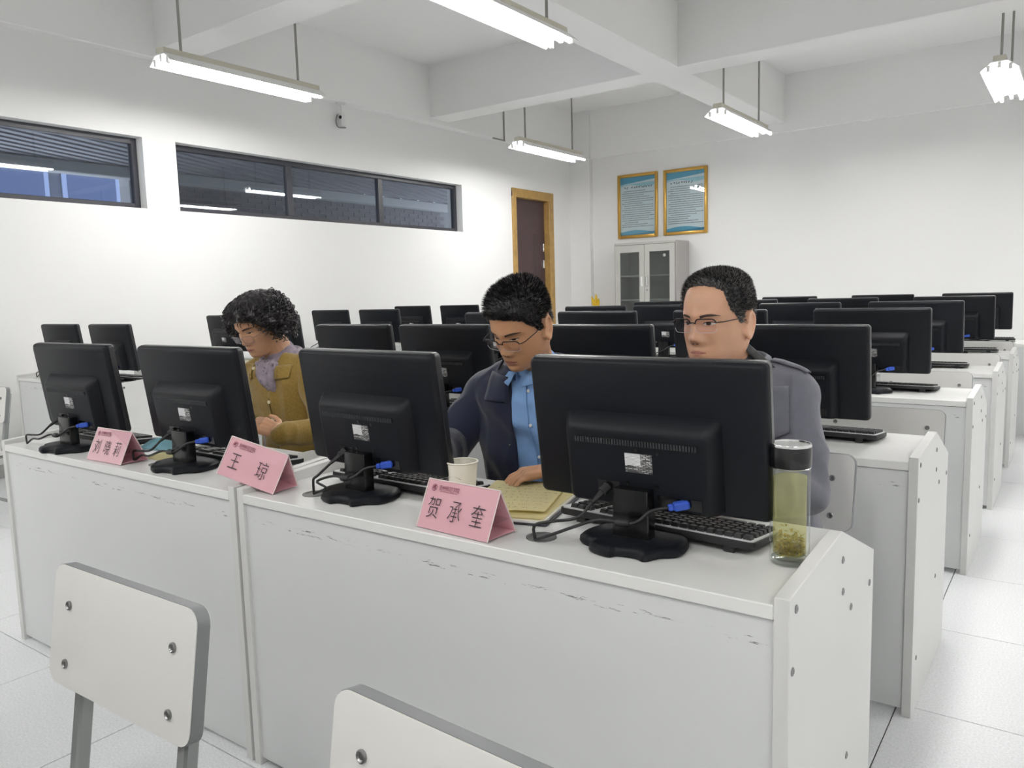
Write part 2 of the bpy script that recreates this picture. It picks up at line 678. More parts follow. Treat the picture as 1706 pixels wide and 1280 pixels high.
LZ = 2.905
LIGHTS = []
l0 = make_light()
LX = [-5.19, -2.88, -0.60, 1.70]
WHO = ['nearest the strip windows', 'beside the long beam', 'over the wide aisle', 'by the wall across the aisle']
banks = [(-4.9 + 4.0, 'behind the front desks'), (3.82, 'in the front bank over the people'), (8.04, 'in the rear bank by the back wall')]
used = False
for bi, (by, bn) in enumerate(banks):
    for k, lx in enumerate(LX):
        o = l0 if not used else copy_tree(l0)
        used = True
        yy = by + (0.13 if (bi == 1 and k == 1) else 0) + (0.03 if bi == 2 and k else 0)
        o.location = (lx, yy, LZ)
        tag(o, 'tube light %s, %s' % (bn, WHO[k]), group='pendant tube lights')
        LIGHTS.append((o, bi, k))
for o, bi, k in LIGHTS:
    yy = o.location.y
    zt = []
    for dy in (-0.52, 0.50):
        y = yy + dy
        onb = any(a <= y <= b for a, b in ((7.189, 7.515), (3.778, 4.112), (0.38, 0.71), (-3.0, -2.67)))
        zt.append((ZB if onb else ZC) - LZ)
    add_rods(o, (-0.52, 0.50), zt)

# ================================================================== DESKS
ROWY = {0: -0.25, 1: 1.19, 2: 2.38, 3: 3.73, 4: 4.90, 5: 6.09, 6: 7.28}
DH, DD = 0.75, 0.62
# front panel with a scuffed band
M_FRONT = mat('laminate_front', 'dfe1e1', 0.4, var=0.012, vscale=3)
_nt = M_FRONT.node_tree
_b = _nt.nodes['Principled BSDF']
_tc = nd(M_FRONT, 'ShaderNodeTexCoord')
_mp = nd(M_FRONT, 'ShaderNodeMapping')
_mp.inputs['Scale'].default_value = (9, 1, 90)
_nz = nd(M_FRONT, 'ShaderNodeTexNoise')
_nz.inputs['Scale'].default_value = 1.6
_nz.inputs['Detail'].default_value = 8
_nz.inputs['Roughness'].default_value = 0.75
_sp = nd(M_FRONT, 'ShaderNodeSeparateXYZ')
_band = nd(M_FRONT, 'ShaderNodeMath', operation='SUBTRACT')
_band.inputs[1].default_value = 0.682
_ab = nd(M_FRONT, 'ShaderNodeMath', operation='ABSOLUTE')
_ls = nd(M_FRONT, 'ShaderNodeMath', operation='LESS_THAN')
_ls.inputs[1].default_value = 0.007
_rp = nd(M_FRONT, 'ShaderNodeValToRGB')
_rp.color_ramp.elements[0].position = 0.565
_rp.color_ramp.elements[1].position = 0.60
_ml = nd(M_FRONT, 'ShaderNodeMath', operation='MULTIPLY')
_mx = nd(M_FRONT, 'ShaderNodeMix', data_type='RGBA')
_mx.inputs[7].default_value = (0.16, 0.16, 0.16, 1)
lk = _nt.links.new
lk(_tc.outputs['Object'], _mp.inputs[0]); lk(_mp.outputs[0], _nz.inputs['Vector'])
lk(_tc.outputs['Object'], _sp.inputs[0]); lk(_sp.outputs['Z'], _band.inputs[0]); lk(_band.outputs[0], _ab.inputs[0]); lk(_ab.outputs[0], _ls.inputs[0])
lk(_nz.outputs['Fac'], _rp.inputs[0]); lk(_rp.outputs[0], _ml.inputs[0]); lk(_ls.outputs[0], _ml.inputs[1])
_src = _b.inputs['Base Color'].links[0].from_socket
lk(_src, _mx.inputs[6]); lk(_ml.outputs[0], _mx.inputs[0]); lk(_mx.outputs[2], _b.inputs['Base Color'])

PANEL = [(0, 0.0), (0, 0.764), (0.33, 0.786), (0.62, 0.668), (0.62, 0.0)]
BOLTS = [(0.337, 0.728), (0.580, 0.605), (0.342, 0.664), (0.411, 0.61), (0.034, 0.738), (0.018, 0.640), (0.40, 0.30), (0.06, 0.16)]
bm = nb()
lathe(bm, [(0.0075, 0), (0.0075, 0.001), (0.006, 0.0022), (0.0035, 0.0022), (0.003, 0.0008)], 10, M=Matrix.Rotation(PI / 2, 4, 'Y'))
bolt_me = mesh_from('bolt', bm, M_BOLT, 0.6)


def make_desk(wd, plain=False):
    t = thing('computer_desk', 'x', 'desk')
    T = 0.025
    bm = nb()
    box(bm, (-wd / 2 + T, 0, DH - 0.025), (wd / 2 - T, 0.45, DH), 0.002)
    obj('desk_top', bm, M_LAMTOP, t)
    bm = nb()
    box(bm, (-wd / 2 + T, 0.008, 0.02), (wd / 2 - T, 0.026, DH - 0.028))
    obj('front_panel', bm, M_FRONT, t)
    bm = nb()
    box(bm, (-0.01, 0.03, 0.05), (0.01, 0.42, DH - 0.03))
    obj('divider', bm, M_LAM, t)
    for s in (-1, 1):
        bm = nb()
        x0 = s * (wd / 2 - T / 2) - T / 2
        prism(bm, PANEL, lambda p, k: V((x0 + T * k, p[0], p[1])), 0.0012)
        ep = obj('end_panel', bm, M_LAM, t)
        for y, z in BOLTS:
            bo = link('bolt', bolt_me, ep, (s * (wd / 2), y, z))
            if s < 0:
                bo.rotation_euler = (0, 0, PI)
    for gx in (-0.52, 0.18):
        bm = nb()
        lathe(bm, [(0.032, DH - 0.004), (0.032, DH + 0.002), (0.024, DH + 0.002), (0.022, DH - 0.006)], 16, c=(gx, 0.10, 0), cap=False)
        lathe(bm, [(0.001, DH + 0.0006), (0.024, DH + 0.0006)], 16, c=(gx, 0.10, 0), cap=False)
        obj('cable_grommet', bm, mat('grommet_grey', '6a6a6a', 0.5), t, 0.6)
    return t


desk0 = make_desk(1.42)
DSK = []


def put_desk(x, y, label, group):
    o = desk0 if not DSK else copy_tree(desk0)
    o.location = (x, y, 0)
    tag(o, label, group=group)
    DSK.append(o)
    return o


for r in range(0, 7):
    y = ROWY[r]
    sh = {6: 0.33, 0: 0.13}.get(r, 0.0)
    put_desk(-0.345 - 0.71 + sh, y, 'white double desk beside the aisle in %s' % ROWN[r], 'white double desks')
    put_desk(-0.345 - 1.42 - 0.012 - 0.71 + sh, y, 'white laminate double desk away from the aisle in %s' % ROWN[r], 'white double desks')
LROWY = {2: 2.44, 3: 3.74, 4: 4.90, 5: 6.09}
for r, y in LROWY.items():
    put_desk(-5.47, y, 'white double desk by the windowed wall, level with %s' % ROWN[r], 'white desks by the wall')

# ================================================================== CHAIRS
def make_chair():
    t = thing('laminate_chair', 'x', 'chair')
    # backrest, reclined; local y = 0 at its foot, sitter faces -y
    ta = math.radians(9)
    Mb = Matrix.Translation((0, 0.0, 0.598)) @ Matrix.Rotation(-ta, 4, 'X')
    bm = nb()
    out = rrect(0.42, 0.206, 0.026, 5, 0, 0.103)
    prism(bm, out, lambda p, k: Mb @ V((p[0], 0.0015 + 0.021 * k, p[1])))
    back = obj('backrest', bm, M_CHAIRE, t, 0.6)
    for k in (0, 1):
        bm = nb()
        prism(bm, rrect(0.418, 0.204, 0.025, 5, 0, 0.103), lambda p, s: Mb @ V((p[0], (0.0 if k == 0 else 0.0225) + 0.0015 * s, p[1])))
        obj('veneer', bm, M_CHAIRB, back)
    for sx in (-0.155, 0.155):
        for z in (0.040, 0.140):
            bm = nb()
            lathe(bm, [(0.008, 0.0), (0.008, 0.003), (0.006, 0.004), (0.004, 0.002)], 12, M=Mb @ Matrix.Translation((sx, 0.0, z)) @ Matrix.Rotation(PI / 2, 4, 'X'))
            obj('bolt', bm, M_BOLT, back, 0.6)
    for s in (-1, 1):
        bm = nb()
        box(bm, (s * 0.155 - 0.0125, 0.0245, -0.20), (s * 0.155 + 0.0125, 0.0495, 0.17), 0.004, M=Mb)
        obj('back_upright', bm, M_STEEL, t)
        bm = nb()
        tube(bm, [V((s * 0.155, 0.055, 0.0)), V((s * 0.155, 0.03, 0.22)), V((s * 0.155, 0.018, 0.42))], 0.0135, 8)
        obj('leg', bm, M_STEEL, t, 1.0)
        bm = nb()
        tube(bm, [V((s * 0.165, -0.36, 0.0)), V((s * 0.16, -0.34, 0.41))], 0.0135, 8)
        obj('leg', bm, M_STEEL, t, 1.0)
        bm = nb()
        tube(bm, [V((s * 0.16, -0.355, 0.40)), V((s * 0.157, 0.02, 0.405))], 0.012, 8)
        obj('seat_rail', bm, M_STEEL, t, 1.0)
    bm = nb()
    prism(bm, rrect(0.40, 0.38, 0.04, 5, 0, -0.18), lambda p, k: V((p[0], p[1], 0.416 + 0.018 * k)), 0.003)
    obj('seat', bm, M_CHAIRB, t, 0.6)
    bm = nb()
    tube(bm, [V((-0.155, 0.045, 0.12)), V((0.155, 0.045, 0.12))], 0.010, 8)
    obj('stretcher', bm, M_STEEL, t, 1.0)
    return t


chair0 = make_chair()
CH = []


def put_chair(x, y, label, rot=0.0, group='laminate school chairs'):
    o = chair0 if not CH else copy_tree(chair0)
    o.location = (x, y, 0)
    o.rotation_euler = (0, 0, rot)
    tag(o, label, group=group)
    CH.append(o)


put_chair(-1.232, 0.576, 'white backed school chair in front of the seam between the name card desks', 0.02)
put_chair(-0.478, 0.533, 'white backed school chair in front of the desk with the tea bottle', -0.05)
put_chair(-2.03, 0.58, 'white backed school chair in front of the far name card desk', 0.02)
put_chair(-0.672, 2.13, 'white backed school chair under the person in grey jacket', 0.0)
put_chair(-1.36, 2.12, 'white backed school chair under the person in navy jacket', 0.0)
put_chair(-2.52, 2.12, 'white backed school chair under the person in mustard jacket', 0.0)
MX = {1: [-0.69, -1.45, -2.18, -2.84], 2: [-0.767, -1.49, -2.225, -2.79], 3: [-0.787, -1.517, -2.24, -2.95],
      4: [-0.785, -1.444, -2.35, -2.92], 5: [-0.726, -1.4625, -2.2, -2.95], 6: [-0.695, -1.41, -2.21, -2.95]}
for r in (2, 3, 4, 5):
    for k, x in enumerate(MX[r]):
        put_chair(x + (0.19 if k == 0 else 0.15 if (r == 4 and k == 2) else 0.08) - (0.03 if r == 3 else 0.06 if r == 5 else 0), ROWY[r] + 0.67, 'white school chair at %s seat from the aisle in %s' % (ORD[k + 1], ROWN[r]), random.uniform(-0.04, 0.04))
put_chair(-5.12, 1.84, 'white backed school chair by the windowed wall in front of the wall desks', 0.05)
put_chair(-5.70, 3.14, 'white backed school chair behind the first wall desk', 0.0)

# ================================================================== MONITORS
M_STICK = bpy.data.materials.new('rating_sticker')
M_STICK.use_nodes = True
_nt = M_STICK.node_tree
_b = _nt.nodes['Principled BSDF']
_b.inputs['Roughness'].default_value = 0.5
_tc = nd(M_STICK, 'ShaderNodeTexCoord'); _sp = nd(M_STICK, 'ShaderNodeSeparateXYZ')
lk = _nt.links.new
lk(_tc.outputs['Generated'], _sp.inputs[0])
_w = nd(M_STICK, 'ShaderNodeTexBrick')
_w.inputs['Scale'].default_value = 3.2
_w.inputs['Color1'].default_value = (0.02, 0.02, 0.02, 1); _w.inputs['Color2'].default_value = (0.8, 0.8, 0.8, 1); _w.inputs['Mortar'].default_value = (0.05, 0.05, 0.05, 1)
_w.inputs['Brick Width'].default_value = 0.62; _w.inputs['Row Height'].default_value = 0.26; _w.inputs['Bias'].default_value = -0.05; _w.inputs['Mortar Size'].default_value = 0.06
_cm = nd(M_STICK, 'ShaderNodeCombineXYZ')
lk(_sp.outputs['X'], _cm.inputs['X']); lk(_sp.outputs['Z'], _cm.inputs['Y']); lk(_cm.outputs[0], _w.inputs['Vector'])
_wv = nd(M_STICK, 'ShaderNodeTexWave', bands_direction='Y')
_wv.inputs['Scale'].default_value = 4.5; _wv.inputs['Distortion'].default_value = 0.6; _wv.inputs['Detail Scale'].default_value = 8
lk(_cm.outputs[0], _wv.inputs['Vector'])
_rp = nd(M_STICK, 'ShaderNodeValToRGB')
_rp.color_ramp.elements[0].position = 0.12; _rp.color_ramp.elements[1].position = 0.22
_rp.color_ramp.elements[0].color = (0.25, 0.25, 0.27, 1); _rp.color_ramp.elements[1].color = (0.82, 0.82, 0.83, 1)
lk(_wv.outputs['Fac'], _rp.inputs[0])
_a = nd(M_STICK, 'ShaderNodeMath', operation='LESS_THAN'); _a.inputs[1].default_value = 0.58
_c = nd(M_STICK, 'ShaderNodeMath', operation='GREATER_THAN'); _c.inputs[1].default_value = 0.38
_ml = nd(M_STICK, 'ShaderNodeMath', operation='MULTIPLY')
lk(_sp.outputs['X'], _a.inputs[0]); lk(_sp.outputs['Z'], _c.inputs[0]); lk(_a.outputs[0], _ml.inputs[0]); lk(_c.outputs[0], _ml.inputs[1])
_mx = nd(M_STICK, 'ShaderNodeMix', data_type='RGBA')
lk(_ml.outputs[0], _mx.inputs[0]); lk(_w.outputs['Color'], _mx.inputs[6]); lk(_rp.outputs['Color'], _mx.inputs[7])
lk(_mx.outputs[2], _b.inputs['Base Color'])

MW, MHT, ZM = 0.505, 0.303, 0.068     # width, height, underside above desk


def make_monitor(name, gx=-0.19, gy=-0.07, lift=0.0, detail=True, tall=True):
    """screen faces +y; origin on the desk under the stand"""
    t = thing(name, 'x', 'monitor')
    zl = ZM + lift
    ta = math.radians(7.5)
    # panel frame: tilts about its foot, top towards -y
    Mp = Matrix.Translation((0, 0.048, zl)) @ Matrix.Rotation(ta, 4, 'X')
    P = lambda x, y, z: Mp @ V((x, y, z))
    bm = nb()
    rings = []
    for yy, ins in ((0.0, 0.010), (0.004, 0.004), (0.011, 0.0012), (0.016, 0.0012)):
        rings.append([P(x, yy, z) for x, z in rrect(MW - 2 * ins, MHT - 2 * ins, 0.012, 5, 0, MHT / 2)])
    loft(bm, rings)
    obj('shell', bm, M_BLK, t, 0.7)
    bm = nb()
    loft(bm, [[P(x, yy, z) for x, z in rrect(MW - 2 * ins, MHT - 2 * ins, 0.012, 5, 0, MHT / 2)] for yy, ins in ((0.0155, 0.002), (0.017, 0.0), (0.030, 0.0), (0.034, 0.002))])
    obj('bezel', bm, mat('bezel_black', '14161a', 0.30, spec=0.6), t, 0.7)
    bm = nb()
    loft(bm, [[P(x, yy, z) for x, z in rrect(MW - 0.03, MHT - 0.035, 0.002, 2, 0, MHT / 2 + 0.004)] for yy in (0.0338, 0.0346)])
    obj('screen', bm, M_SCREEN, t)
    # rear housing
    bw_, bh_ = 0.335, 0.192
    bm = nb()
    rings = []
    for yy, i, top in ((0.002, 0.0, 0.0), (-0.012, 0.005, 0.008), (-0.026, 0.012, 0.020), (-0.032, 0.018, 0.028), (-0.034, 0.024, 0.034)):
        hh = bh_ - top - i * 0.5
        rings.append([P(x, yy, z) for x, z in rrect(bw_ - 2 * i, hh, 0.016 if i < 0.02 else 0.012, 5, 0, 0.004 + i * 0.5 + hh / 2)])
    loft(bm, rings)
    hs = obj('rear_housing', bm, M_BLK, t, 0.5)
    # vent slot
    bm = nb()
    loft(bm, [[P(x, yy, z) for x, z in rrect(0.268, 0.013, 0.006, 4, 0, 0.145)] for yy in (-0.0338, -0.0352)])
    vs_ = obj('vent_slot', bm, M_BLKG, hs)
    if detail:
        bm = nb()
        for k in range(44):
            xx = -0.128 + k * 0.256 / 43
            box(bm, (xx - 0.0012, -0.0372, 0.1395), (xx + 0.0012, -0.035, 0.1495), M=Mp)
        tag(obj('vent_ribs', bm, mat('vent_rib', '33363b', 0.5), vs_), kind='stuff')
    bm = nb()
    box(bm, (-0.020, -0.0352, 0.085), (0.038, -0.0343, 0.124), M=None)
    st = obj('sticker', bm, M_STICK, hs)
    st.matrix_local = Mp
    if detail:
        for x, z in ((0.005, 0.131), (0.05, 0.129), (-0.018, 0.062), (0.045, 0.060)):
            bm = nb()
            lathe(bm, [(0.0045, 0), (0.0045, 0.0008), (0.0025, 0.0004)], 8, M=Mp @ Matrix.Translation((x, -0.0343, z)) @ Matrix.Rotation(PI / 2, 4, 'X'))
            obj('screw', bm, M_BLKG, hs)
    # socket recesses
    for a_, b_ in (((-0.085, -0.0352, 0.038), (-0.035, -0.0335, 0.062)), ((0.045, -0.0352, 0.022), (0.135, -0.0335, 0.044))):
        bm = nb()
        box(bm, a_, b_, M=Mp)
        obj('socket_recess', bm, M_BLKG, hs)
    # stand
    bm = nb()
    loft(bm, [[V((x, y, z)) for x, y in rrect(0.078 if z < 0.1 else 0.074, 0.032, 0.004, 3, 0, -0.005 + 0.0 * z)] for z in (0.012, 0.06, 0.118 + lift)])
    obj('stand_neck', bm, M_BLKG, t, 0.6)
    bm = nb()
    fp = [(-0.105, 0.015), (-0.105, -0.035), (-0.085, -0.055), (-0.060, -0.062), (-0.055, -0.085), (-0.010, -0.098), (0.004, -0.083), (0.040, -0.078),
          (0.062, -0.085), (0.078, -0.055), (0.105, -0.030), (0.105, 0.015), (0.085, 0.055), (0.05, 0.075), (-0.05, 0.075), (-0.085, 0.055)]
    pts3 = [V((x, y, 0)) for x, y in fp]
    sm = []
    for i in range(len(pts3)):
        p0, p1, p2, p3 = (pts3[(i + k) % len(pts3)] for k in (-1, 0, 1, 2))
        for t_ in (0, 0.25, 0.5, 0.75):
            sm.append(0.5 * ((2 * p1) + (p2 - p0) * t_ + (2 * p0 - 5 * p1 + 4 * p2 - p3) * t_ * t_ + (3 * p1 - p0 - 3 * p2 + p3) * t_ ** 3))
    fp = [(q.x, q.y) for q in sm]
    rings = []
    for z, s in ((0.001, 0.97), (0.006, 1.0), (0.014, 0.99), (0.019, 0.94), (0.021, 0.86)):
        rings.append([V((x * s, y * s, z)) for x, y in fp])
    loft(bm, rings)
    obj('stand_base', bm, M_BLK, t, 0.6)
    # leads
    plug = P(-0.062, -0.036, 0.050)
    g = V((gx, gy, 0.004))
    bm = nb()
    d_ = (Mp.to_3x3() @ V((-0.35, -0.9, -0.5))).normalized()
    tube(bm, [plug + d_ * s for s in (0.0, 0.018, 0.020, 0.05)], [0.010, 0.010, 0.0065, 0.004], 8)
    pp = plug + d_ * 0.05
    pl = obj('power_plug', bm, M_BLKR, t, 0.6)
    bm = nb()
    tube(bm, spline([pp, pp + d_ * 0.03 + V((-0.01, 0, -0.01)), (pp + g) / 2 + V((-0.02, -0.01, 0.0)), g + V((0.0, 0.0, 0.03)), g], 18), 0.0034, 6)
    obj('power_cable', bm, M_BLKR, pl, 1.2)
    vp = P(0.105, -0.036, 0.034)
    dv = V((-0.75, -0.62, -0.12)).normalized()
    bm = nb()
    Mv = Matrix.Translation(vp) @ dv.to_track_quat('Y', 'Z').to_matrix().to_4x4()
    box(bm, (-0.009, -0.004, -0.008), (0.009, 0.026, 0.008), 0.003, M=Mv)
    box(bm, (-0.006, 0.026, -0.006), (0.006, 0.036, 0.006), 0.002, M=Mv)
    vg = obj('video_plug', bm, M_BLUE, t)
    bm = nb()
    q = Mv @ V((0, 0.036, 0))
    fb = V((-0.052, -0.045, 0.055))
    tube(bm, spline([q, q + V((-0.03, -0.012, -0.008)), V((0.02, -0.05, 0.062 + lift)), fb, V((-0.10, -0.06, 0.038)), g + V((0.05, 0.0, 0.022)), g], 26), 0.0034, 6)
    obj('video_cable', bm, M_BLKR, vg, 1.2)
    if detail:
        bm = nb()
        tube(bm, [V((0.015, -0.0495, 0.0615 + lift)), V((-0.005, -0.049, 0.060 + lift)), V((-0.015, -0.0485, 0.0585 + lift)), ], [0.007, 0.0085, 0.007], 8)
        obj('ferrite', bm, M_BLKR, vg, 1.0)
    return t


# row one: own cable routing
for k, (x, y, yaw, gx, gy) in enumerate([(-0.69, 1.345, 0.0, -0.18, -0.085), (-1.45, 1.335, -0.05, -0.115, -0.06), (-2.18, 1.305, 0.02, -0.24, -0.03), (-2.84, 1.275, 0.02, -0.255, -0.035)]):
    o = make_monitor('monitor', gx, gy, -0.003)
    o.location = (x, y, DH)
    o.rotation_euler = (0, 0, yaw)
    desc = ['beside the tea bottle', 'between the paper cup and the middle name card', 'between the two smaller name cards', 'at the end by the windowed wall'][k]
    tag(o, 'black monitor %s, on the name card row' % desc, group='monitors on the name card desks')
mon = {}
LIFT = {2: 0.004, 3: 0.015, 4: 0.020, 5: 0.026, 6: 0.030}
for r in (2, 3, 4, 5, 6):
    mon[r] = None
    for k, x in enumerate(MX[r]):
        if mon[r] is None:
            mon[r] = make_monitor('monitor', -0.19, -0.07, LIFT[r], detail=(r < 4))
            o = mon[r]
        else:
            o = copy_tree(mon[r])
        o.location = (x, ROWY[r] + 0.155, DH)
        o.rotation_euler = (0, 0, random.uniform(-0.03, 0.03))
        tag(o, 'black monitor, %s from the aisle in %s' % (ORD[k + 1], ROWN[r]), group='black monitors on the desks behind')
for r, xs, yo in ((2, (-5.78, -5.10), 2.56), (3, (-5.79, -5.10), 3.88), (4, (-5.83, -5.17), 5.05), (5, (-5.87, -5.21), 6.24)):
    for k, x in enumerate(xs):
        o = copy_tree(mon[r])
        o.location = (x, yo, DH)
        o.rotation_euler = (0, 0, random.uniform(-0.02, 0.02))
        tag(o, 'black monitor on wall desk level with %s, %s' % (ROWN[r], ('by the wall', 'by the gangway')[k]), group='monitors on the wall desks')

# ================================================================== KEYBOARDS
KW, KD = 0.445, 0.150
bm = nb()
box(bm, (-0.0078, -0.0078, 0), (0.0078, 0.0078, 0.008))
for v in bm.verts:
    if v.co.z > 0.004:
        v.co.x *= 0.78
        v.co.y *= 0.78
key_me = mesh_from('key', bm, M_KEY)
bm = nb()
box(bm, (-0.052, -0.0078, 0), (0.052, 0.0078, 0.008))
for v in bm.verts:
    if v.co.z > 0.004:
        v.co.x *= 0.96
        v.co.y *= 0.78
space_me = mesh_from('key', bm, M_KEY)


def key_spots():
    sp = []
    # local +y is towards the typist (screen side faces +y), rows run from rear (-y) to front
    for row in range(6):
        y = -0.058 + row * 0.0195 + (0.006 if row else 0)
        n = 22
        for c in range(n):
            x = 0.205 - c * 0.0188
            if c in (15, 19) and False:
                continue
            if row == 5 and 4 <= c <= 8:
                continue
            if c == 14 or c == 18:
                continue
            if row == 4 and c in (15, 17):
                continue
            if row == 3 and c in (15, 16, 17):
                continue
            sp.append((x, y, row))
    return sp


def make_keyboard(sep):
    t = thing('keyboard', 'x', 'keyboard')
    sl = math.radians(-5)
    Mk = Matrix.Translation((0, 0, 0.012)) @ Matrix.Rotation(sl, 4, 'X')
    bm = nb()
    loft(bm, [[Mk @ V((x * s, y * s, z)) for x, y in rrect(KW, KD, 0.012, 4)] for z, s in ((-0.004, 0.985), (0.0, 1.0), (0.010, 1.0))])
    obj('case', bm, M_BLKR, t, 0.6)
    bm = nb()
    loft(bm, [[Mk @ V((x, y, z)) for x, y in rrect(KW - 0.008, KD - 0.008, 0.010, 4)] for z in (0.0098, 0.0125)])
    dk = obj('deck', bm, M_DECK, t)
    for s in (-1, 1):
        bm = nb()
        box(bm, (s * 0.17 - 0.012, -0.068, 0.0), (s * 0.17 + 0.012, -0.062, 0.018), 0.002)
        obj('foot', bm, M_BLKR, t)
    if sep:
        for x, y, row in key_spots():
            k = link('key', key_me, dk)
            k.matrix_local = Mk @ Matrix.Translation((x, y, 0.0125))
        k = link('key', space_me, dk)
        k.matrix_local = Mk @ Matrix.Translation((0.205 - 6 * 0.0188, -0.058 + 5 * 0.0195 + 0.006, 0.0125))
    else:
        bm = nb()
        for x, y, row in key_spots():
            vs = box(bm, (x - 0.0078, y - 0.0078, 0.0125), (x + 0.0078, y + 0.0078, 0.0205))
            for v in vs:
                v.co = Mk @ v.co
        box(bm, (0.205 - 6 * 0.0188 - 0.05, 0.0383, 0.0125), (0.205 - 6 * 0.0188 + 0.05, 0.0537, 0.0205), M=Mk)
        tag(obj('keys', bm, M_KEY, dk), kind='stuff')
    return t


kb_s = make_keyboard(True)
kb_j = make_keyboard(False)
KB = {'s': False, 'j': False}


def put_kb(kind, x, y, rot, label):
    src = kb_s if kind == 's' else kb_j
    o = src if not KB[kind] else copy_tree(src)
    KB[kind] = True
    o.location = (x, y, DH)
    o.rotation_euler = (0, 0, rot)
    tag(o, label, group='keyboards behind the monitors')


put_kb('s', -0.685, 1.475, -0.07, 'black keyboard with white deck beside the tea bottle')
put_kb('s', -1.42, 1.475, -0.02, 'black keyboard with white deck next to the paper cup')
put_kb('j', -2.12, 1.45, 0.0, 'black keyboard with white deck in front of the person in mustard')
put_kb('j', -2.90, 1.43, 0.0, 'black keyboard with white deck behind the end monitor near the blue mask')
for r in (2, 3, 4, 5, 6):
    for k, x in enumerate(MX[r]):
        put_kb('j', x + (0.05 if k == 0 else random.uniform(-0.03, 0.03)), ROWY[r] + 0.30, random.uniform(-0.06, 0.06), 'black keyboard, %s from the aisle in %s' % (ORD[k + 1], ROWN[r]))
for r, xs, yo in ((2, (-5.78, -5.10), 2.70), (3, (-5.10,), 4.02)):
    for k, x in enumerate(xs):
        put_kb('j', x, yo, 0.0, 'black keyboard on wall desk level with %s, %s' % (ROWN[r], ('by the wall', 'by the gangway')[k if r == 2 else 1]))

# ================================================================== NAME CARDS
def make_card(chars, school, base, rotz, roll, label):
    """tent of pink paper in a clear acrylic holder; front faces -y"""
    t = thing('name_card', label, 'name card', base, 0.0, 'pink name cards')
    t.rotation_euler = (0.0, roll, rotz)
    W, D, Hh = 0.205, 0.092, 0.098
    a = V((0, -D / 2, 0.002)); b = V((0, 0.0, Hh)); c = V((0, D / 2, 0.002))

    def sheet(p, q, th, off, w, m, name, par):
        bm = nb()
        dr = (q - p).normalized()
        nn = V((0, -dr.z, dr.y)) if dr.y >= 0 else V((0, dr.z, -dr.y))
        pts = []
        prism(bm, [(-w / 2, 0), (w / 2, 0), (w / 2, 1), (-w / 2, 1)], lambda s, k: V((s[0], 0, 0)) + p.lerp(q, s[1]) + nn * (off + th * k))
        return obj(name, bm, m, par)
    front = sheet(a, b, 0.0008, -0.0010, W - 0.004, M_PINK, 'front_sheet', t)
    sheet(c, b, 0.0008, -0.0010, W - 0.004, M_PINK, 'back_sheet', t)
    sheet(V((0, -D / 2 + 0.004, 0.004)), V((0, D / 2 - 0.004, 0.004)), 0.0008, 0.0, W - 0.004, M_PINK, 'base_sheet', t)
    sheet(V((0, -D / 2 + 0.019, 0.034)), V((0, D / 2 - 0.019, 0.034)), 0.0015, 0.0, W, M_CLEAR, 'brace', t)
    sheet(a, b, 0.0018, 0.0004, W, M_CLEAR, 'acrylic_front', t)
    sheet(c, b, 0.0018, 0.0004, W, M_CLEAR, 'acrylic_back', t)
    # edges of the acrylic, the light they catch painted in as a pale colour
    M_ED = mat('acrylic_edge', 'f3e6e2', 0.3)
    for p, q in ((a, b), (c, b)):
        for s in (-1, 1):
            bm = nb()
            tube(bm, [p + V((s * W / 2, 0, 0)), q + V((s * W / 2, 0, 0))], 0.0013, 5)
            obj('acrylic_edge', bm, M_ED, t)
    bm = nb()
    tube(bm, [b + V((-W / 2, 0, 0.001)), b + V((W / 2, 0, 0.001))], 0.0014, 5)
    obj('ridge', bm, M_ED, t)
    # printing, laid on the front sheet
    up = (b - a).normalized()
    nn = V((0, -up.z, up.y))
    Mf = Matrix(((1, 0, 0, 0), (0, up.y, -up.z, 0), (0, up.z, up.y, 0), (0, 0, 0, 1)))
    Ls = (b - a).length

    def lay(me, u, v, name, sq=1.0):
        o = link(name, me, front)
        o.matrix_local = Matrix.Translation(a + V(((u - 0.5) * W, 0, 0)) + up * (v * Ls) + nn * 0.0027) @ Mf @ Matrix.Diagonal((0.86, sq, 1, 1))
    for ch, u, sz in chars:
        lay(text_mesh(ch, sz, -0.0006, M_INK), u, 0.40, 'lettering', 1.12)
    lay(text_mesh(school, 0.0125, -0.0001, M_INKR, 0.86), 0.33, 0.845, 'lettering')
    bm = nb()
    for k in range(26):
        x = (0.21 + 0.245 * k / 25 - 0.5) * W
        p = a + V((x, 0, 0)) + up * (0.775 * Ls) + nn * 0.0026
        vs = [bm.verts.new(p + V((dx, 0, 0)) + up * dz) for dx, dz in ((0, 0), (0.0012, 0), (0.0012, random.uniform(0.0012, 0.0024)), (0, random.uniform(0.0012, 0.0024)))]
        bm.faces.new(vs)
    tag(obj('small_print', bm, M_INKR, front), kind='stuff')
    bm = nb()
    ce = a + V(((0.12 - 0.5) * W, 0, 0)) + up * (0.84 * Ls) + nn * 0.0026
    ex = V((1, 0, 0))

    def disc(r0, r1, a0=0, a1=2 * PI, n=24, off=(0, 0)):
        for i in range(n):
            t0 = a0 + (a1 - a0) * i / n
            t1 = a0 + (a1 - a0) * (i + 1) / n
            q = [ce + ex * (r * math.cos(x) + off[0]) + up * (r * math.sin(x) + off[1]) for r, x in ((r0, t0), (r1, t0), (r1, t1), (r0, t1))]
            bm.faces.new([bm.verts.new(v) for v in q])
    disc(0.0066, 0.0078)
    disc(0.0005, 0.0052, 0.9, 3.9, 12)
    disc(0.0002, 0.0024, 3.9, 7.2, 10, (0.0012, -0.0018))
    obj('emblem', bm, M_INKR, front)
    return t


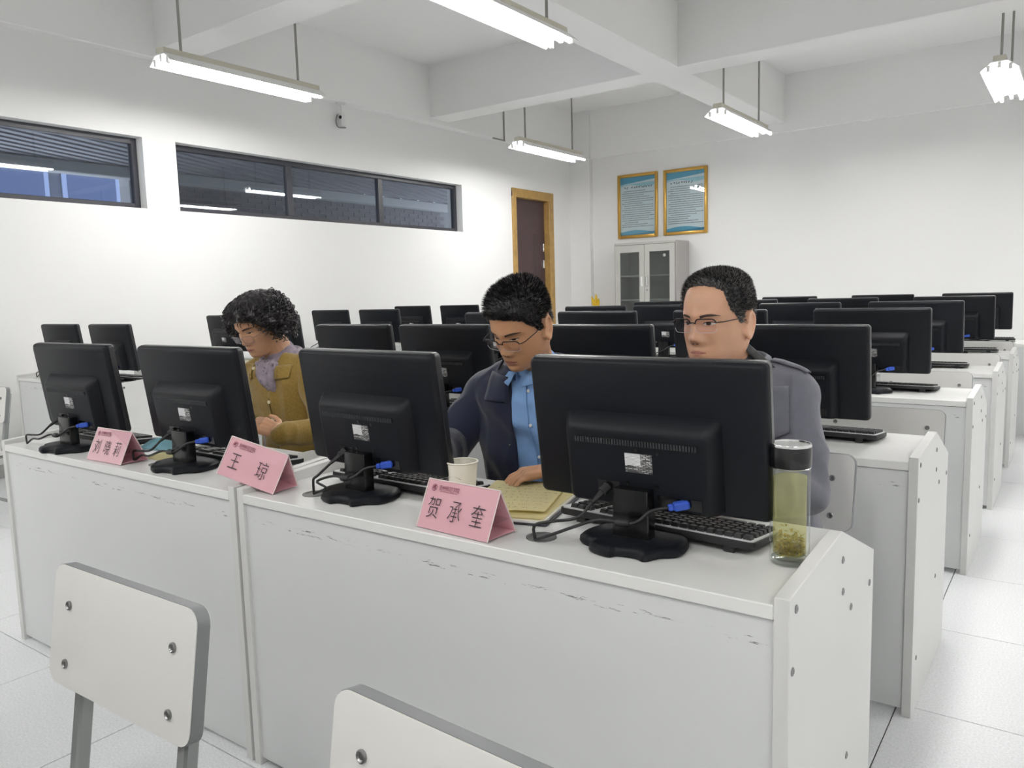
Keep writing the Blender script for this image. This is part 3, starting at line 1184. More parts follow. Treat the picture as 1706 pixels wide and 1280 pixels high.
SCHOOL = '\u8d35\u5dde\u5e08\u8303\u5b66\u9662'
make_card([('\u8d3a', 0.185, 0.046), ('\u627f', 0.49, 0.046), ('\u594e', 0.80, 0.046)], SCHOOL, (-1.045, 1.252, DH), -0.06, 0.0, 'pink tent name card in front of the tea bottle monitor, three characters, beside yellow notepaper')
make_card([('\u738b', 0.22, 0.046), ('\u743c', 0.70, 0.046)], SCHOOL, (-1.770, 1.258, DH + 0.019), 0.14, 0.19, 'pink tent name card with two characters tilted on the desk seam')
make_card([('\u5218', 0.20, 0.046), ('\u6653', 0.49, 0.046), ('\u8389', 0.78, 0.046)], SCHOOL, (-2.50, 1.258, DH), 0.02, 0.0, 'pink tent name card with three characters beside the blue mask')

# ================================================================== THINGS ON THE FRONT DESKS
# tea bottle
t = thing('tea_bottle', 'clear glass tea bottle with black lid and green tea leaves, on the desk end', 'bottle', (-0.408, 1.400, DH))
bm = nb()
lathe(bm, [(0.030, 0.0), (0.0335, 0.003), (0.0345, 0.010), (0.0345, 0.172), (0.031, 0.178), (0.029, 0.184)], 40)
obj('glass_wall', bm, M_GLASSB, t, 0.7)
bm = nb()
lathe(bm, [(0.029, 0.002), (0.032, 0.004), (0.032, 0.011), (0.029, 0.013)], 40)
obj('glass_base', bm, clear_mat('thick_glass', (0.86, 0.88, 0.86), 0.18), t, 0.7)
bm = nb()
lathe(bm, [(0.026, 0.017), (0.0285, 0.020), (0.0285, 0.160), (0.028, 0.1605)], 40)
M_TEA = clear_mat('tea_liquid', (0.955, 0.935, 0.74), 0.02, 1.2)
_n = M_TEA.node_tree
_out = [x for x in _n.nodes if x.type == 'OUTPUT_MATERIAL'][0]
_old = _out.inputs['Surface'].links[0].from_socket
_tl = _n.nodes.new('ShaderNodeBsdfTranslucent')
_tl.inputs['Color'].default_value = (0.86, 0.84, 0.50, 1)
_mm = _n.nodes.new('ShaderNodeMixShader')
_mm.inputs[0].default_value = 0.22
_n.links.new(_old, _mm.inputs[1])
_n.links.new(_tl.outputs[0], _mm.inputs[2])
_n.links.new(_mm.outputs[0], _out.inputs['Surface'])
obj('tea', bm, M_TEA, t, 0.7)
bm = nb()
for k in range(520):
    an, rr, z = random.uniform(0, 2 * PI), 0.027 * math.sqrt(random.random()), 0.019 + abs(random.gauss(0, 0.015))
    if z > 0.065:
        z = 0.157 + random.uniform(-0.004, 0.002)
    p = V((rr * math.cos(an), rr * math.sin(an), z))
    dr = V((random.gauss(0, 1), random.gauss(0, 1), random.gauss(0, 0.5))).normalized() * random.uniform(0.008, 0.014)
    q = p + dr
    if math.hypot(q.x, q.y) > 0.0275:
        q = p - dr * 0.3
    if math.hypot(q.x, q.y) > 0.0275:
        continue
    m_ = (p + q) / 2 + V((0, 0, 0.002))
    sd = dr.cross(V((0.2, 0.1, 1))).normalized() * 0.0026
    vs = [bm.verts.new(x) for x in (p, m_ - sd, q, m_ + sd)]
    bm.faces.new(vs)
tag(obj('tea_leaves', bm, mat('tea_leaf', 'a8942a', 0.6, var=0.4, vscale=90), t), kind='stuff')
bm = nb()
lathe(bm, [(0.030, 0.178), (0.0355, 0.179), (0.0362, 0.184), (0.0362, 0.213), (0.0352, 0.216)], 40)
lid = obj('lid', bm, M_BLKG, t, 0.6)
bm = nb()
lathe(bm, [(0.0335, 0.2155), (0.0358, 0.2155), (0.0362, 0.218), (0.0350, 0.2205), (0.0325, 0.2205), (0.0318, 0.2165), (0.001, 0.2165)], 40, cap=False)
obj('lid_rim', bm, M_CHROME, lid, 0.7)
bm = nb()
lathe(bm, [(0.0315, 0.2168), (0.0315, 0.2178), (0.0005, 0.2178)], 32, cap=False)
obj('lid_disc', bm, mat('lid_disc', '8f9290', 0.35, metal=0.4), lid)
bm = nb()
lathe(bm, [(0.0338, 0.1765), (0.0355, 0.1775), (0.0338, 0.1795)], 36, cap=False)
obj('neck_ring', bm, M_CHROME, lid, 0.7)

# paper cup
t = thing('paper_cup', 'white paper cup beside the hand of the person in navy', 'cup', (-1.180, 1.410, DH))
bm = nb()
lathe(bm, [(0.0, 0.006), (0.026, 0.006), (0.0262, 0.0), (0.0272, 0.0), (0.0375, 0.104)], 36, cap=False)
lathe(bm, [(0.0365, 0.104), (0.0262, 0.010), (0.0, 0.009)], 36, cap=False)
obj('wall', bm, mat('cup_paper', 'ece8da', 0.6), t, 0.9)
bm = nb()
for k in range(1):
    lathe(bm, [(0.0375 + 0.0022 * math.cos(x), 0.104 + 0.0022 * math.sin(x)) for x in [2 * PI * i / 8 for i in range(9)]], 36, cap=False)
obj('rim', bm, mat('cup_paper', 'ece8da', 0.6), t, 1.2)
bm = nb()
for z in (0.035, 0.068):
    r_ = 0.0272 + 0.0103 * z / 0.104 + 0.0002
    tube(bm, [V((r_ * math.cos(x), r_ * math.sin(x), z + 0.006 * math.sin(3 * x))) for x in [-2.6 + 1.6 * i / 14 for i in range(15)]], 0.0004, 4)
tag(obj('printed_lines', bm, mat('cup_print', '8b8a80', 0.7), t), kind='stuff')

# clipboard with yellow notes
t = thing('clipboard', 'clipboard of handwritten yellow notepaper beside the three character name card', 'clipboard', (-1.052, 1.478, DH), 0.25)
bm = nb()
prism(bm, rrect(0.225, 0.315, 0.006, 3), lambda p, k: V((p[0], p[1], 0.001 + 0.004 * k)))
obj('board', bm, mat('board_dark', '2e2f38', 0.4), t)
bm = nb()
prism(bm, rrect(0.214, 0.305, 0.003, 2, -0.002), lambda p, k: V((p[0], p[1], 0.005 + 0.005 * k)))
obj('white_sheets', bm, M_PAPER, t)


def paper(name, x0, x1, y0, y1, z, m, par, wave=0.003, rot=0.0, ox=0, oy=0, seed=0):
    bm = nb()
    nx, ny = 10, 14
    g = []
    for j in range(ny + 1):
        row = []
        for i in range(nx + 1):
            x = x0 + (x1 - x0) * i / nx
            y = y0 + (y1 - y0) * j / ny
            zz = z + wave * (0.5 + 0.5 * noise.noise(V((x * 9, y * 9, seed))))
            rx = x * math.cos(rot) - y * math.sin(rot) + ox
            ry = x * math.sin(rot) + y * math.cos(rot) + oy
            row.append(bm.verts.new((rx, ry, zz)))
        g.append(row)
    for j in range(ny):
        for i in range(nx):
            bm.faces.new((g[j][i], g[j][i + 1], g[j + 1][i + 1], g[j + 1][i]))
    r = bmesh.ops.solidify(bm, geom=bm.faces[:], thickness=0.0006)
    return obj(name, bm, m, par, 0.8)


M_YEL = mat('yellow_paper', 'f6ebb8', 0.7, var=0.02, vscale=10)
paper('yellow_sheet', -0.104, 0.100, -0.148, 0.140, 0.0115, M_YEL, t, 0.004, 0.0)
ys2 = paper('yellow_sheet', -0.100, 0.092, -0.135, 0.138, 0.0165, M_YEL, t, 0.006, 0.10, -0.012, 0.012, 3)
bm = nb()
for ln in range(9):
    y = 0.11 - ln * 0.027
    x = -0.085
    while x < 0.07:
        l_ = random.uniform(0.004, 0.011)
        for s in range(3):
            p = V((x + random.uniform(0, l_), y + random.uniform(-0.005, 0.005) + 0.10 * x, 0.0238))
            q = p + V((random.uniform(-0.005, 0.006), random.uniform(-0.006, 0.006), 0))
            sd = (q - p).cross(V((0, 0, 1)))
            if sd.length < 1e-5:
                continue
            sd = sd.normalized() * 0.0005
            bm.faces.new([bm.verts.new(v) for v in (p - sd, q - sd, q + sd, p + sd)])
        x += l_ + random.uniform(0.002, 0.012)
tag(obj('handwriting', bm, mat('pen_ink', '55503c', 0.7), ys2), kind='stuff')

# blue face mask and note paper by the far name card
t = thing('face_mask', 'light blue pleated face mask lying beside the far name card', 'face mask', (-2.555, 1.455, DH), 0.15)
bm = nb()
g = []
for j in range(17):
    row = []
    for i in range(13):
        u, v = i / 12, j / 16
        x = (u - 0.5) * 0.175 * (1 - 0.25 * (2 * v - 1) ** 2)
        y = (v - 0.5) * 0.10
        z = 0.004 + 0.034 * math.sin(PI * v) * (1 - (2 * u - 1) ** 2 * 0.8) + 0.0016 * math.sin(v * 22)
        row.append(bm.verts.new((x, y, z)))
    g.append(row)
for j in range(16):
    for i in range(12):
        bm.faces.new((g[j][i], g[j][i + 1], g[j + 1][i + 1], g[j + 1][i]))
bmesh.ops.solidify(bm, geom=bm.faces[:], thickness=0.0012)
obj('cloth', bm, mat('mask_blue', '9fd2de', 0.75), t, 1.2)
for s in (-1, 1):
    bm = nb()
    tube(bm, spline([(s * 0.07, 0.04, 0.004), (s * 0.11, 0.03, 0.003), (s * 0.115, -0.03, 0.003), (s * 0.07, -0.04, 0.004)], 14), 0.0013, 5)
    obj('ear_loop', bm, M_WHITEP, t)
t = thing('note_paper', 'pale yellow note paper lying behind the far name card', 'paper', (-2.385, 1.375, DH), 0.1)
paper('sheet', -0.09, 0.09, -0.055, 0.06, 0.0008, mat('pale_yellow', 'efe6b4', 0.7), t, 0.004)
t = thing('white_paper', 'white paper sheets lying under the keyboard beside the mustard jacket', 'paper', (-1.93, 1.56, DH), 0.1)
paper('sheet', -0.10, 0.10, -0.08, 0.12, 0.0008, M_PAPER, t, 0.003)

# magazines on the wall desk
for i, (c_, z_, nm, lb) in enumerate((('efe7b0', 0.0, 'book', 'yellow covered book under magazines on the wall desk'), ('3b3d44', 0.016, 'magazine', 'dark magazine between yellow book and white magazine on the wall desk'), ('d9d9dc', 0.026, 'magazine', 'white magazine on top of the pile on the wall desk'))):
    t = thing(nm, lb, 'book', (-5.47 + 0.01 * i, 3.97 + 0.02 * i, DH + z_), 0.2 - 0.15 * i)
    th_ = 0.016 if i == 0 else 0.010
    bm = nb()
    box(bm, (-0.14, -0.10, 0.001), (0.14, 0.10, th_ - 0.001))
    obj('pages', bm, M_PAPER, t)
    for z2 in (0.0, th_ - 0.001):
        bm = nb()
        box(bm, (-0.143, -0.103, z2), (0.143, 0.103, z2 + 0.001))
        obj('cover', bm, mat('cover_%d' % i, c_, 0.35), t)

# white power strip on a rear desk
t = thing('power_strip', 'white power strip with a lead on the desk two rows behind navy jacket', 'power strip', (-2.30, 5.14 + 0.16, DH), 0.0)
bm = nb()
box(bm, (-0.13, -0.025, 0.0), (0.13, 0.025, 0.032), 0.004, 2)
obj('body', bm, M_WHITEP, t)
for k in range(4):
    bm = nb()
    box(bm, (-0.11 + k * 0.058, -0.018, 0.0318), (-0.07 + k * 0.058, 0.018, 0.0335), 0.001)
    obj('outlet', bm, mat('outlet_grey', '9a9a98', 0.5), t)
bm = nb()
tube(bm, spline([(0.13, 0, 0.016), (0.17, 0.02, 0.05), (0.16, 0.05, 0.10), (0.12, 0.06, 0.005)], 14), 0.004, 6)
obj('lead', bm, M_WHITEP, t, 1.0)

# ================================================================== BACK WALL THINGS
# cabinet
CX0, CX1, CY0, CY1, CHH = -5.435, -4.487, 10.05, 10.47, 1.915
t = thing('steel_cabinet', 'grey steel cabinet with two glazed doors under the framed notices', 'cabinet', ((CX0 + CX1) / 2, (CY0 + CY1) / 2, 0))
hw, hd = (CX1 - CX0) / 2, (CY1 - CY0) / 2
for nm, a_, b_, m_ in (('side_panel', (-hw, -hd, 0), (-hw + 0.02, hd, CHH), M_CABS), ('side_panel', (hw - 0.02, -hd, 0), (hw, hd, CHH), M_CABS),
                       ('top_panel', (-hw + 0.02, -hd, CHH - 0.03), (hw - 0.02, hd, CHH), M_CAB), ('back_panel', (-hw + 0.02, hd - 0.015, 0), (hw - 0.02, hd, CHH - 0.03), M_CABS),
                       ('shelf', (-hw + 0.02, -hd + 0.02, 1.10), (hw - 0.02, hd - 0.015, 1.12), M_CAB), ('shelf', (-hw + 0.02, -hd + 0.02, 1.44), (hw - 0.02, hd - 0.015, 1.46), M_CAB),
                       ('shelf', (-hw + 0.02, -hd + 0.02, 0.78), (hw - 0.02, hd - 0.015, 0.80), M_CAB), ('bottom_panel', (-hw + 0.02, -hd + 0.02, 0.05), (hw - 0.02, hd - 0.015, 0.08), M_CAB)):
    bm = nb()
    box(bm, a_, b_, 0.002)
    obj(nm, bm, m_, t)
for s in (-1, 1):
    x0, x1 = (-hw + 0.02, -0.003) if s < 0 else (0.003, hw - 0.02)
    z0, z1 = 0.86, CHH - 0.035
    bm = nb()
    fw = 0.075
    for a_, b_ in (((x0, z0), (x0 + fw, z1)), ((x1 - fw, z0), (x1, z1)), ((x0 + fw, z0), (x1 - fw, z0 + 0.08)), ((x0 + fw, z1 - 0.10), (x1 - fw, z1))):
        box(bm, (a_[0], -hd - 0.018, a_[1]), (b_[0], -hd - 0.0005, b_[1]))
    bmesh.ops.remove_doubles(bm, verts=bm.verts, dist=0.0005)
    dr_ = obj('door', bm, M_CAB, t)
    bm = nb()
    box(bm, (x0 + fw, -hd - 0.010, z0 + 0.08), (x1 - fw, -hd - 0.007, z1 - 0.10))
    obj('pane', bm, M_CABGL, dr_)
    bm = nb()
    hx = -0.04 if s < 0 else 0.04
    box(bm, (hx - 0.016, -hd - 0.030, 1.30), (hx + 0.016, -hd - 0.018, 1.44), 0.006, 2)
    obj('handle', bm, M_WHITEP if s < 0 else M_CHROME, dr_)
    bm = nb()
    box(bm, (x0, -hd - 0.016, 0.09), (x1, -hd - 0.0005, 0.845), 0.002)
    obj('lower_door', bm, M_CAB, t)
bm = nb()
lathe(bm, [(0.012, 0), (0.012, 0.008)], 12, M=Matrix.Translation((0.04, -hd - 0.018, 1.25)) @ Matrix.Rotation(PI / 2, 4, 'X'))
obj('lock', bm, M_BOLT, t)
bm = nb()
lathe(bm, [(0.022, 0), (0.022, 0.002)], 14, M=Matrix.Translation((0.30, -hd - 0.0075, 1.72)) @ Matrix.Rotation(PI / 2, 4, 'X'))
obj('sticker', bm, M_PAPER, t)

# framed notices
def poster(x0, x1, z0, z1, label, seed):
    rnd = random.Random(seed)
    t = thing('framed_notice', label, 'poster', ((x0 + x1) / 2, YB, z0), 0, 'gold framed notices')
    Wd, Hh = x1 - x0, z1 - z0
    f = 0.045
    for nm, a_, b_ in (('frame_side', (-Wd / 2, 0), (-Wd / 2 + f, Hh)), ('frame_side', (Wd / 2 - f, 0), (Wd / 2, Hh)), ('frame_rail', (-Wd / 2 + f, 0), (Wd / 2 - f, f)), ('frame_rail', (-Wd / 2 + f, Hh - f), (Wd / 2 - f, Hh))):
        bm = nb()
        box(bm, (a_[0], -0.028, a_[1]), (b_[0], -0.001, b_[1]), 0.007, 2)
        obj(nm, bm, M_GOLD, t, 0.5)
    bm = nb()
    box(bm, (-Wd / 2 + f - 0.005, -0.010, f - 0.005), (Wd / 2 - f + 0.005, -0.002, Hh - f + 0.005))
    pr = obj('print', bm, mat('notice_paper', 'cfdde3', 0.35), t)
    a, b = -Wd / 2 + f, Wd / 2 - f

    def wave(zb_, zt_, m, y, ph, amp):
        bm = nb()
        n = 20
        lo, hi = [], []
        for i in range(n + 1):
            x = a + (b - a) * i / n
            lo.append(bm.verts.new((x, y, max(f, min(Hh - f, zb_(i / n, ph, amp))))))
            hi.append(bm.verts.new((x, y, max(f, min(Hh - f, zt_(i / n, ph, amp))))))
        for i in range(n):
            bm.faces.new((lo[i], lo[i + 1], hi[i + 1], hi[i]))
        obj('blue_band', bm, m, pr)
    B1, B2 = mat('notice_blue', '4f9fbf', 0.4), mat('notice_teal', '2f7f9f', 0.4)
    wave(lambda u, p, q: Hh - f - 0.10 + 0.05 * u, lambda u, p, q: Hh - f, B1, -0.0103, 0, 0)
    wave(lambda u, p, q: Hh - f - 0.13 + 0.02 * math.sin(6 * u), lambda u, p, q: Hh - f - 0.10 + 0.012 * u, mat('notice_pale', '9cc9d8', 0.4), -0.0105, 0, 0)
    wave(lambda u, p, q: f, lambda u, p, q: f + 0.035 + 0.035 * math.sin(3.2 * u + 0.2), B1, -0.0103, 0, 0)
    wave(lambda u, p, q: f, lambda u, p, q: f + 0.012 + 0.03 * u * u, B2, -0.0106, 0, 0)
    bm = nb()
    z = Hh - f - 0.205
    x = a + 0.05
    while z > f + 0.10:
        xe = b - 0.03 - (rnd.random() * 0.25 if rnd.random() < 0.35 else 0)
        x = a + (0.06 if rnd.random() < 0.4 else 0.025)
        while x < xe:
            l_ = rnd.uniform(0.010, 0.020)
            h_ = rnd.uniform(0.008, 0.013)
            bm.faces.new([bm.verts.new(v) for v in ((x, -0.0103, z), (x + l_ * 0.8, -0.0103, z), (x + l_ * 0.8, -0.0103, z + h_), (x, -0.0103, z + h_))])
            x += l_
        z -= 0.030
    tag(obj('text_lines', bm, mat('notice_ink', '77808a', 0.6), pr), kind='stuff')
    bm = nb()
    x = a + 0.06
    zt = Hh - f - 0.165
    while x < b - 0.06:
        if rnd.random() < 0.85:
            for q in range(4):
                xx, zz = x + rnd.uniform(0, 0.022), zt + rnd.uniform(0, 0.024)
                bm.faces.new([bm.verts.new(v) for v in ((xx, -0.0107 - 0.0001 * q, zz), (xx + 0.013, -0.0107 - 0.0001 * q, zz), (xx + 0.013, -0.0107 - 0.0001 * q, zz + 0.008), (xx, -0.0107 - 0.0001 * q, zz + 0.008))])
        x += 0.038
    tag(obj('title_print', bm, mat('notice_title', '2f3238', 0.6), pr), kind='stuff')
    bm = nb()
    box(bm, (a, -0.0150, f), (b, -0.0130, Hh - f))
    obj('glazing', bm, clear_mat('notice_glass', (0.96, 0.97, 0.97), 0.03), t)


poster(-5.618, -4.974, 2.01, 2.932, 'gold framed blue and white notice farther from the long beam, nearer the door', 3)
poster(-4.885, -4.230, 2.013, 2.926, 'gold framed blue and white notice on the side away from the door', 9)

# small camera under the wall beam
t = thing('wall_camera', 'small white camera on a bracket high on the windowed wall', 'camera', (XW + 0.06, 5.82, 3.27))
bm = nb()
lathe(bm, [(0.05, -0.012), (0.055, 0.0)], 16)
obj('mount', bm, M_WHITEP, t, 0.6)
bm = nb()
tube(bm, [V((0, 0, -0.01)), V((0, 0, -0.11))], 0.011, 8)
obj('stem', bm, M_WHITEP, t, 0.8)
bm = nb()
box(bm, (-0.035, -0.03, -0.24), (0.035, 0.03, -0.10), 0.012, 2)
bd = obj('body', bm, M_WHITEP, t, 0.6)
bm = nb()
lathe(bm, [(0.018, 0), (0.016, 0.010)], 14, M=Matrix.Translation((0.02, -0.03, -0.15)) @ Matrix.Rotation(PI / 2, 4, 'X'))
obj('lens', bm, M_BLKG, bd)
bm = nb()
tube(bm, spline([(-0.01, -0.045, -0.12), (-0.015, -0.065, -0.19), (0.0, -0.05, -0.25), (0.05, 0.01, -0.255)], 14), 0.006, 6)
obj('cable', bm, mat('cable_grey', '77757a', 0.5), bd, 1.0)
# conduit
t = thing('conduit', 'thin grey conduit dropping from the ceiling beside the wall near the door', 'conduit', (XW + 0.10, 8.64, 3.27))
bm = nb()
tube(bm, [V((0, 0, 0.0)), V((0, 0, ZC - 3.27))], 0.010, 8)
obj('pipe', bm, M_ROD, t, 1.0)
bm = nb()
tube(bm, [V((0, -0.25, 0.0)), V((0, 0.01, 0.0))], 0.010, 8)
obj('elbow_run', bm, M_ROD, t, 1.0)

# yellow ornament beyond the monitors
t = thing('yellow_ornament', 'small bright yellow ornament on a stool between the wall column and the cabinet', 'ornament', (-5.80, 10.12, 0.86))
M_ORN = mat('ornament_yellow', 'dcb62a', 0.6, var=0.15, vscale=30)
bm = nb()
lathe(bm, [(0.05, 0), (0.075, 0.04), (0.07, 0.11), (0.045, 0.15), (0.01, 0.16)], 16)
obj('body', bm, M_ORN, t, 1.2)
for a_, l_ in ((-0.35, 0.26), (0.1, 0.30), (0.5, 0.22), (-0.1, 0.2)):
    bm = nb()
    tube(bm, spline([(0, 0, 0.10), (math.sin(a_) * l_ * 0.4, 0, 0.10 + l_ * 0.5), (math.sin(a_) * l_ * 0.6, -0.02, 0.10 + l_ * 0.85)], 8), [0.02, 0.024, 0.026, 0.026, 0.025, 0.022, 0.017, 0.012, 0.004], 8)
    obj('petal', bm, M_ORN, t, 1.2)
t = thing('stool', 'plain white stool under the yellow ornament', 'stool', (-5.80, 10.12, 0))
bm = nb()
box(bm, (-0.17, -0.17, 0.83), (0.17, 0.17, 0.86), 0.004)
obj('seat', bm, M_LAM, t)
for sx in (-1, 1):
    for sy in (-1, 1):
        bm = nb()
        box(bm, (sx * 0.14 - 0.015, sy * 0.14 - 0.015, 0), (sx * 0.14 + 0.015, sy * 0.14 + 0.015, 0.83), 0.003)
        obj('leg', bm, M_STEEL, t)

# ================================================================== PEOPLE
def capsule(bm, p0, p1, r0, r1, n=14, flat=1.0, side=None):
    """tapered capsule, optionally flattened along `side`"""
    p0 = V(p0); p1 = V(p1)
    ax = (p1 - p0)
    L = ax.length
    ax = ax.normalized() if L > 1e-7 else V((0, 0, 1))
    if side is not None:
        s = V(side)
        s = (s - ax * s.dot(ax)).normalized()
    else:
        s = ax.orthogonal().normalized()
    u = ax.cross(s).normalized()
    rings = []
    for k in range(5):
        a = -PI / 2 + PI / 2 * k / 4
        rings.append((p0 + ax * (r0 * math.sin(a)), max(r0 * math.cos(a), 1e-4)))
    for k in range(5):
        a = PI / 2 * k / 4
        rings.append((p1 + ax * (r1 * math.sin(a)), max(r1 * math.cos(a), 1e-4)))
    loft(bm, [[c + s * (r * flat * math.cos(2 * PI * i / n)) + u * (r * math.sin(2 * PI * i / n)) for i in range(n)] for c, r in rings])


def chain(bm, pts, rs, n=14, flat=1.0, side=None):
    for i in range(len(pts) - 1):
        capsule(bm, pts[i], pts[i + 1], rs[i], rs[i + 1], n, flat, side)


def torso(bm, secs, n=28):
    """secs: (centre, half width, half depth, yaw)"""
    rings = []
    for c, hw, hd, yaw in secs:
        c = V(c)
        ux = V((math.cos(yaw), math.sin(yaw), 0)); uy = V((-math.sin(yaw), math.cos(yaw), 0))
        ring = []
        for i in range(n):
            t = 2 * PI * i / n
            cs, sn = math.cos(t), math.sin(t)
            ring.append(c + ux * (hw * math.copysign(abs(cs) ** 0.8, cs)) + uy * (hd * math.copysign(abs(sn) ** 0.85, sn)))
        rings.append(ring)
    loft(bm, rings)


def remesh(bm, voxel, smooth_it=2, fac=0.5):
    me = bpy.data.meshes.new('tmp')
    bm.to_mesh(me)
    bm.free()
    o = bpy.data.objects.new('tmp', me)
    COL.objects.link(o)
    m = o.modifiers.new('r', 'REMESH')
    m.mode = 'VOXEL'
    m.voxel_size = voxel
    if smooth_it:
        s = o.modifiers.new('s', 'SMOOTH')
        s.factor = fac
        s.iterations = smooth_it
    dg = bpy.context.evaluated_depsgraph_get()
    out = bpy.data.meshes.new_from_object(o.evaluated_get(dg))
    bpy.data.objects.remove(o)
    b = nb()
    b.from_mesh(out)
    bpy.data.meshes.remove(out)
    return b


def crumple(bm, amp, scale, seed=0.0, amp2=0.0, scale2=40):
    bm.normal_update()
    for v in bm.verts:
        p = v.co
        d = amp * noise.noise(V((p.x * scale, p.y * scale, p.z * scale * 0.6 + seed)))
        if amp2:
            r = 1 - abs(noise.noise(V((p.x * scale2, p.y * scale2 + seed, p.z * scale2 * 0.55)))) * 2
            d += amp2 * r
        v.co = p + v.normal * d


def bm_folds(bm, seed):
    """slanting drag folds"""
    bm.normal_update()
    for v in bm.verts:
        p = v.co
        u = p.z * 40 + p.x * 26 + p.y * 14 + 2.2 * noise.noise(V((p.x * 7, p.y * 7, p.z * 7 + seed)))
        k = max(0.0, noise.noise(V((p.x * 6 + seed, p.y * 6, p.z * 6))) + 0.25)
        v.co = p + v.normal * (0.010 * k * math.sin(u))


def interp(tab, z):
    for i in range(len(tab) - 1):
        if tab[i][0] >= z >= tab[i + 1][0]:
            t = (tab[i][0] - z) / (tab[i][0] - tab[i + 1][0])
            return [a + (b - a) * t for a, b in zip(tab[i][1:], tab[i + 1][1:])]
    return list(tab[-1][1:])


HEADTAB = [(0.1150, 0.004, 0.016, 0.004), (0.1125, -0.024, 0.044, 0.030), (0.104, -0.048, 0.066, 0.047), (0.090, -0.066, 0.080, 0.0600), (0.070, -0.079, 0.090, 0.0690),
           (0.045, -0.0865, 0.095, 0.0735), (0.020, -0.0885, 0.097, 0.0752), (0.0, -0.0865, 0.096, 0.0752), (-0.020, -0.0855, 0.092, 0.0742), (-0.040, -0.0855, 0.084, 0.0722),
           (-0.060, -0.0860, 0.070, 0.0685), (-0.080, -0.0860, 0.050, 0.0620), (-0.095, -0.0840, 0.028, 0.0535), (-0.108, -0.0780, 0.004, 0.0420), (-0.116, -0.0680, -0.012, 0.0290), (-0.1195, -0.050, -0.030, 0.006)]


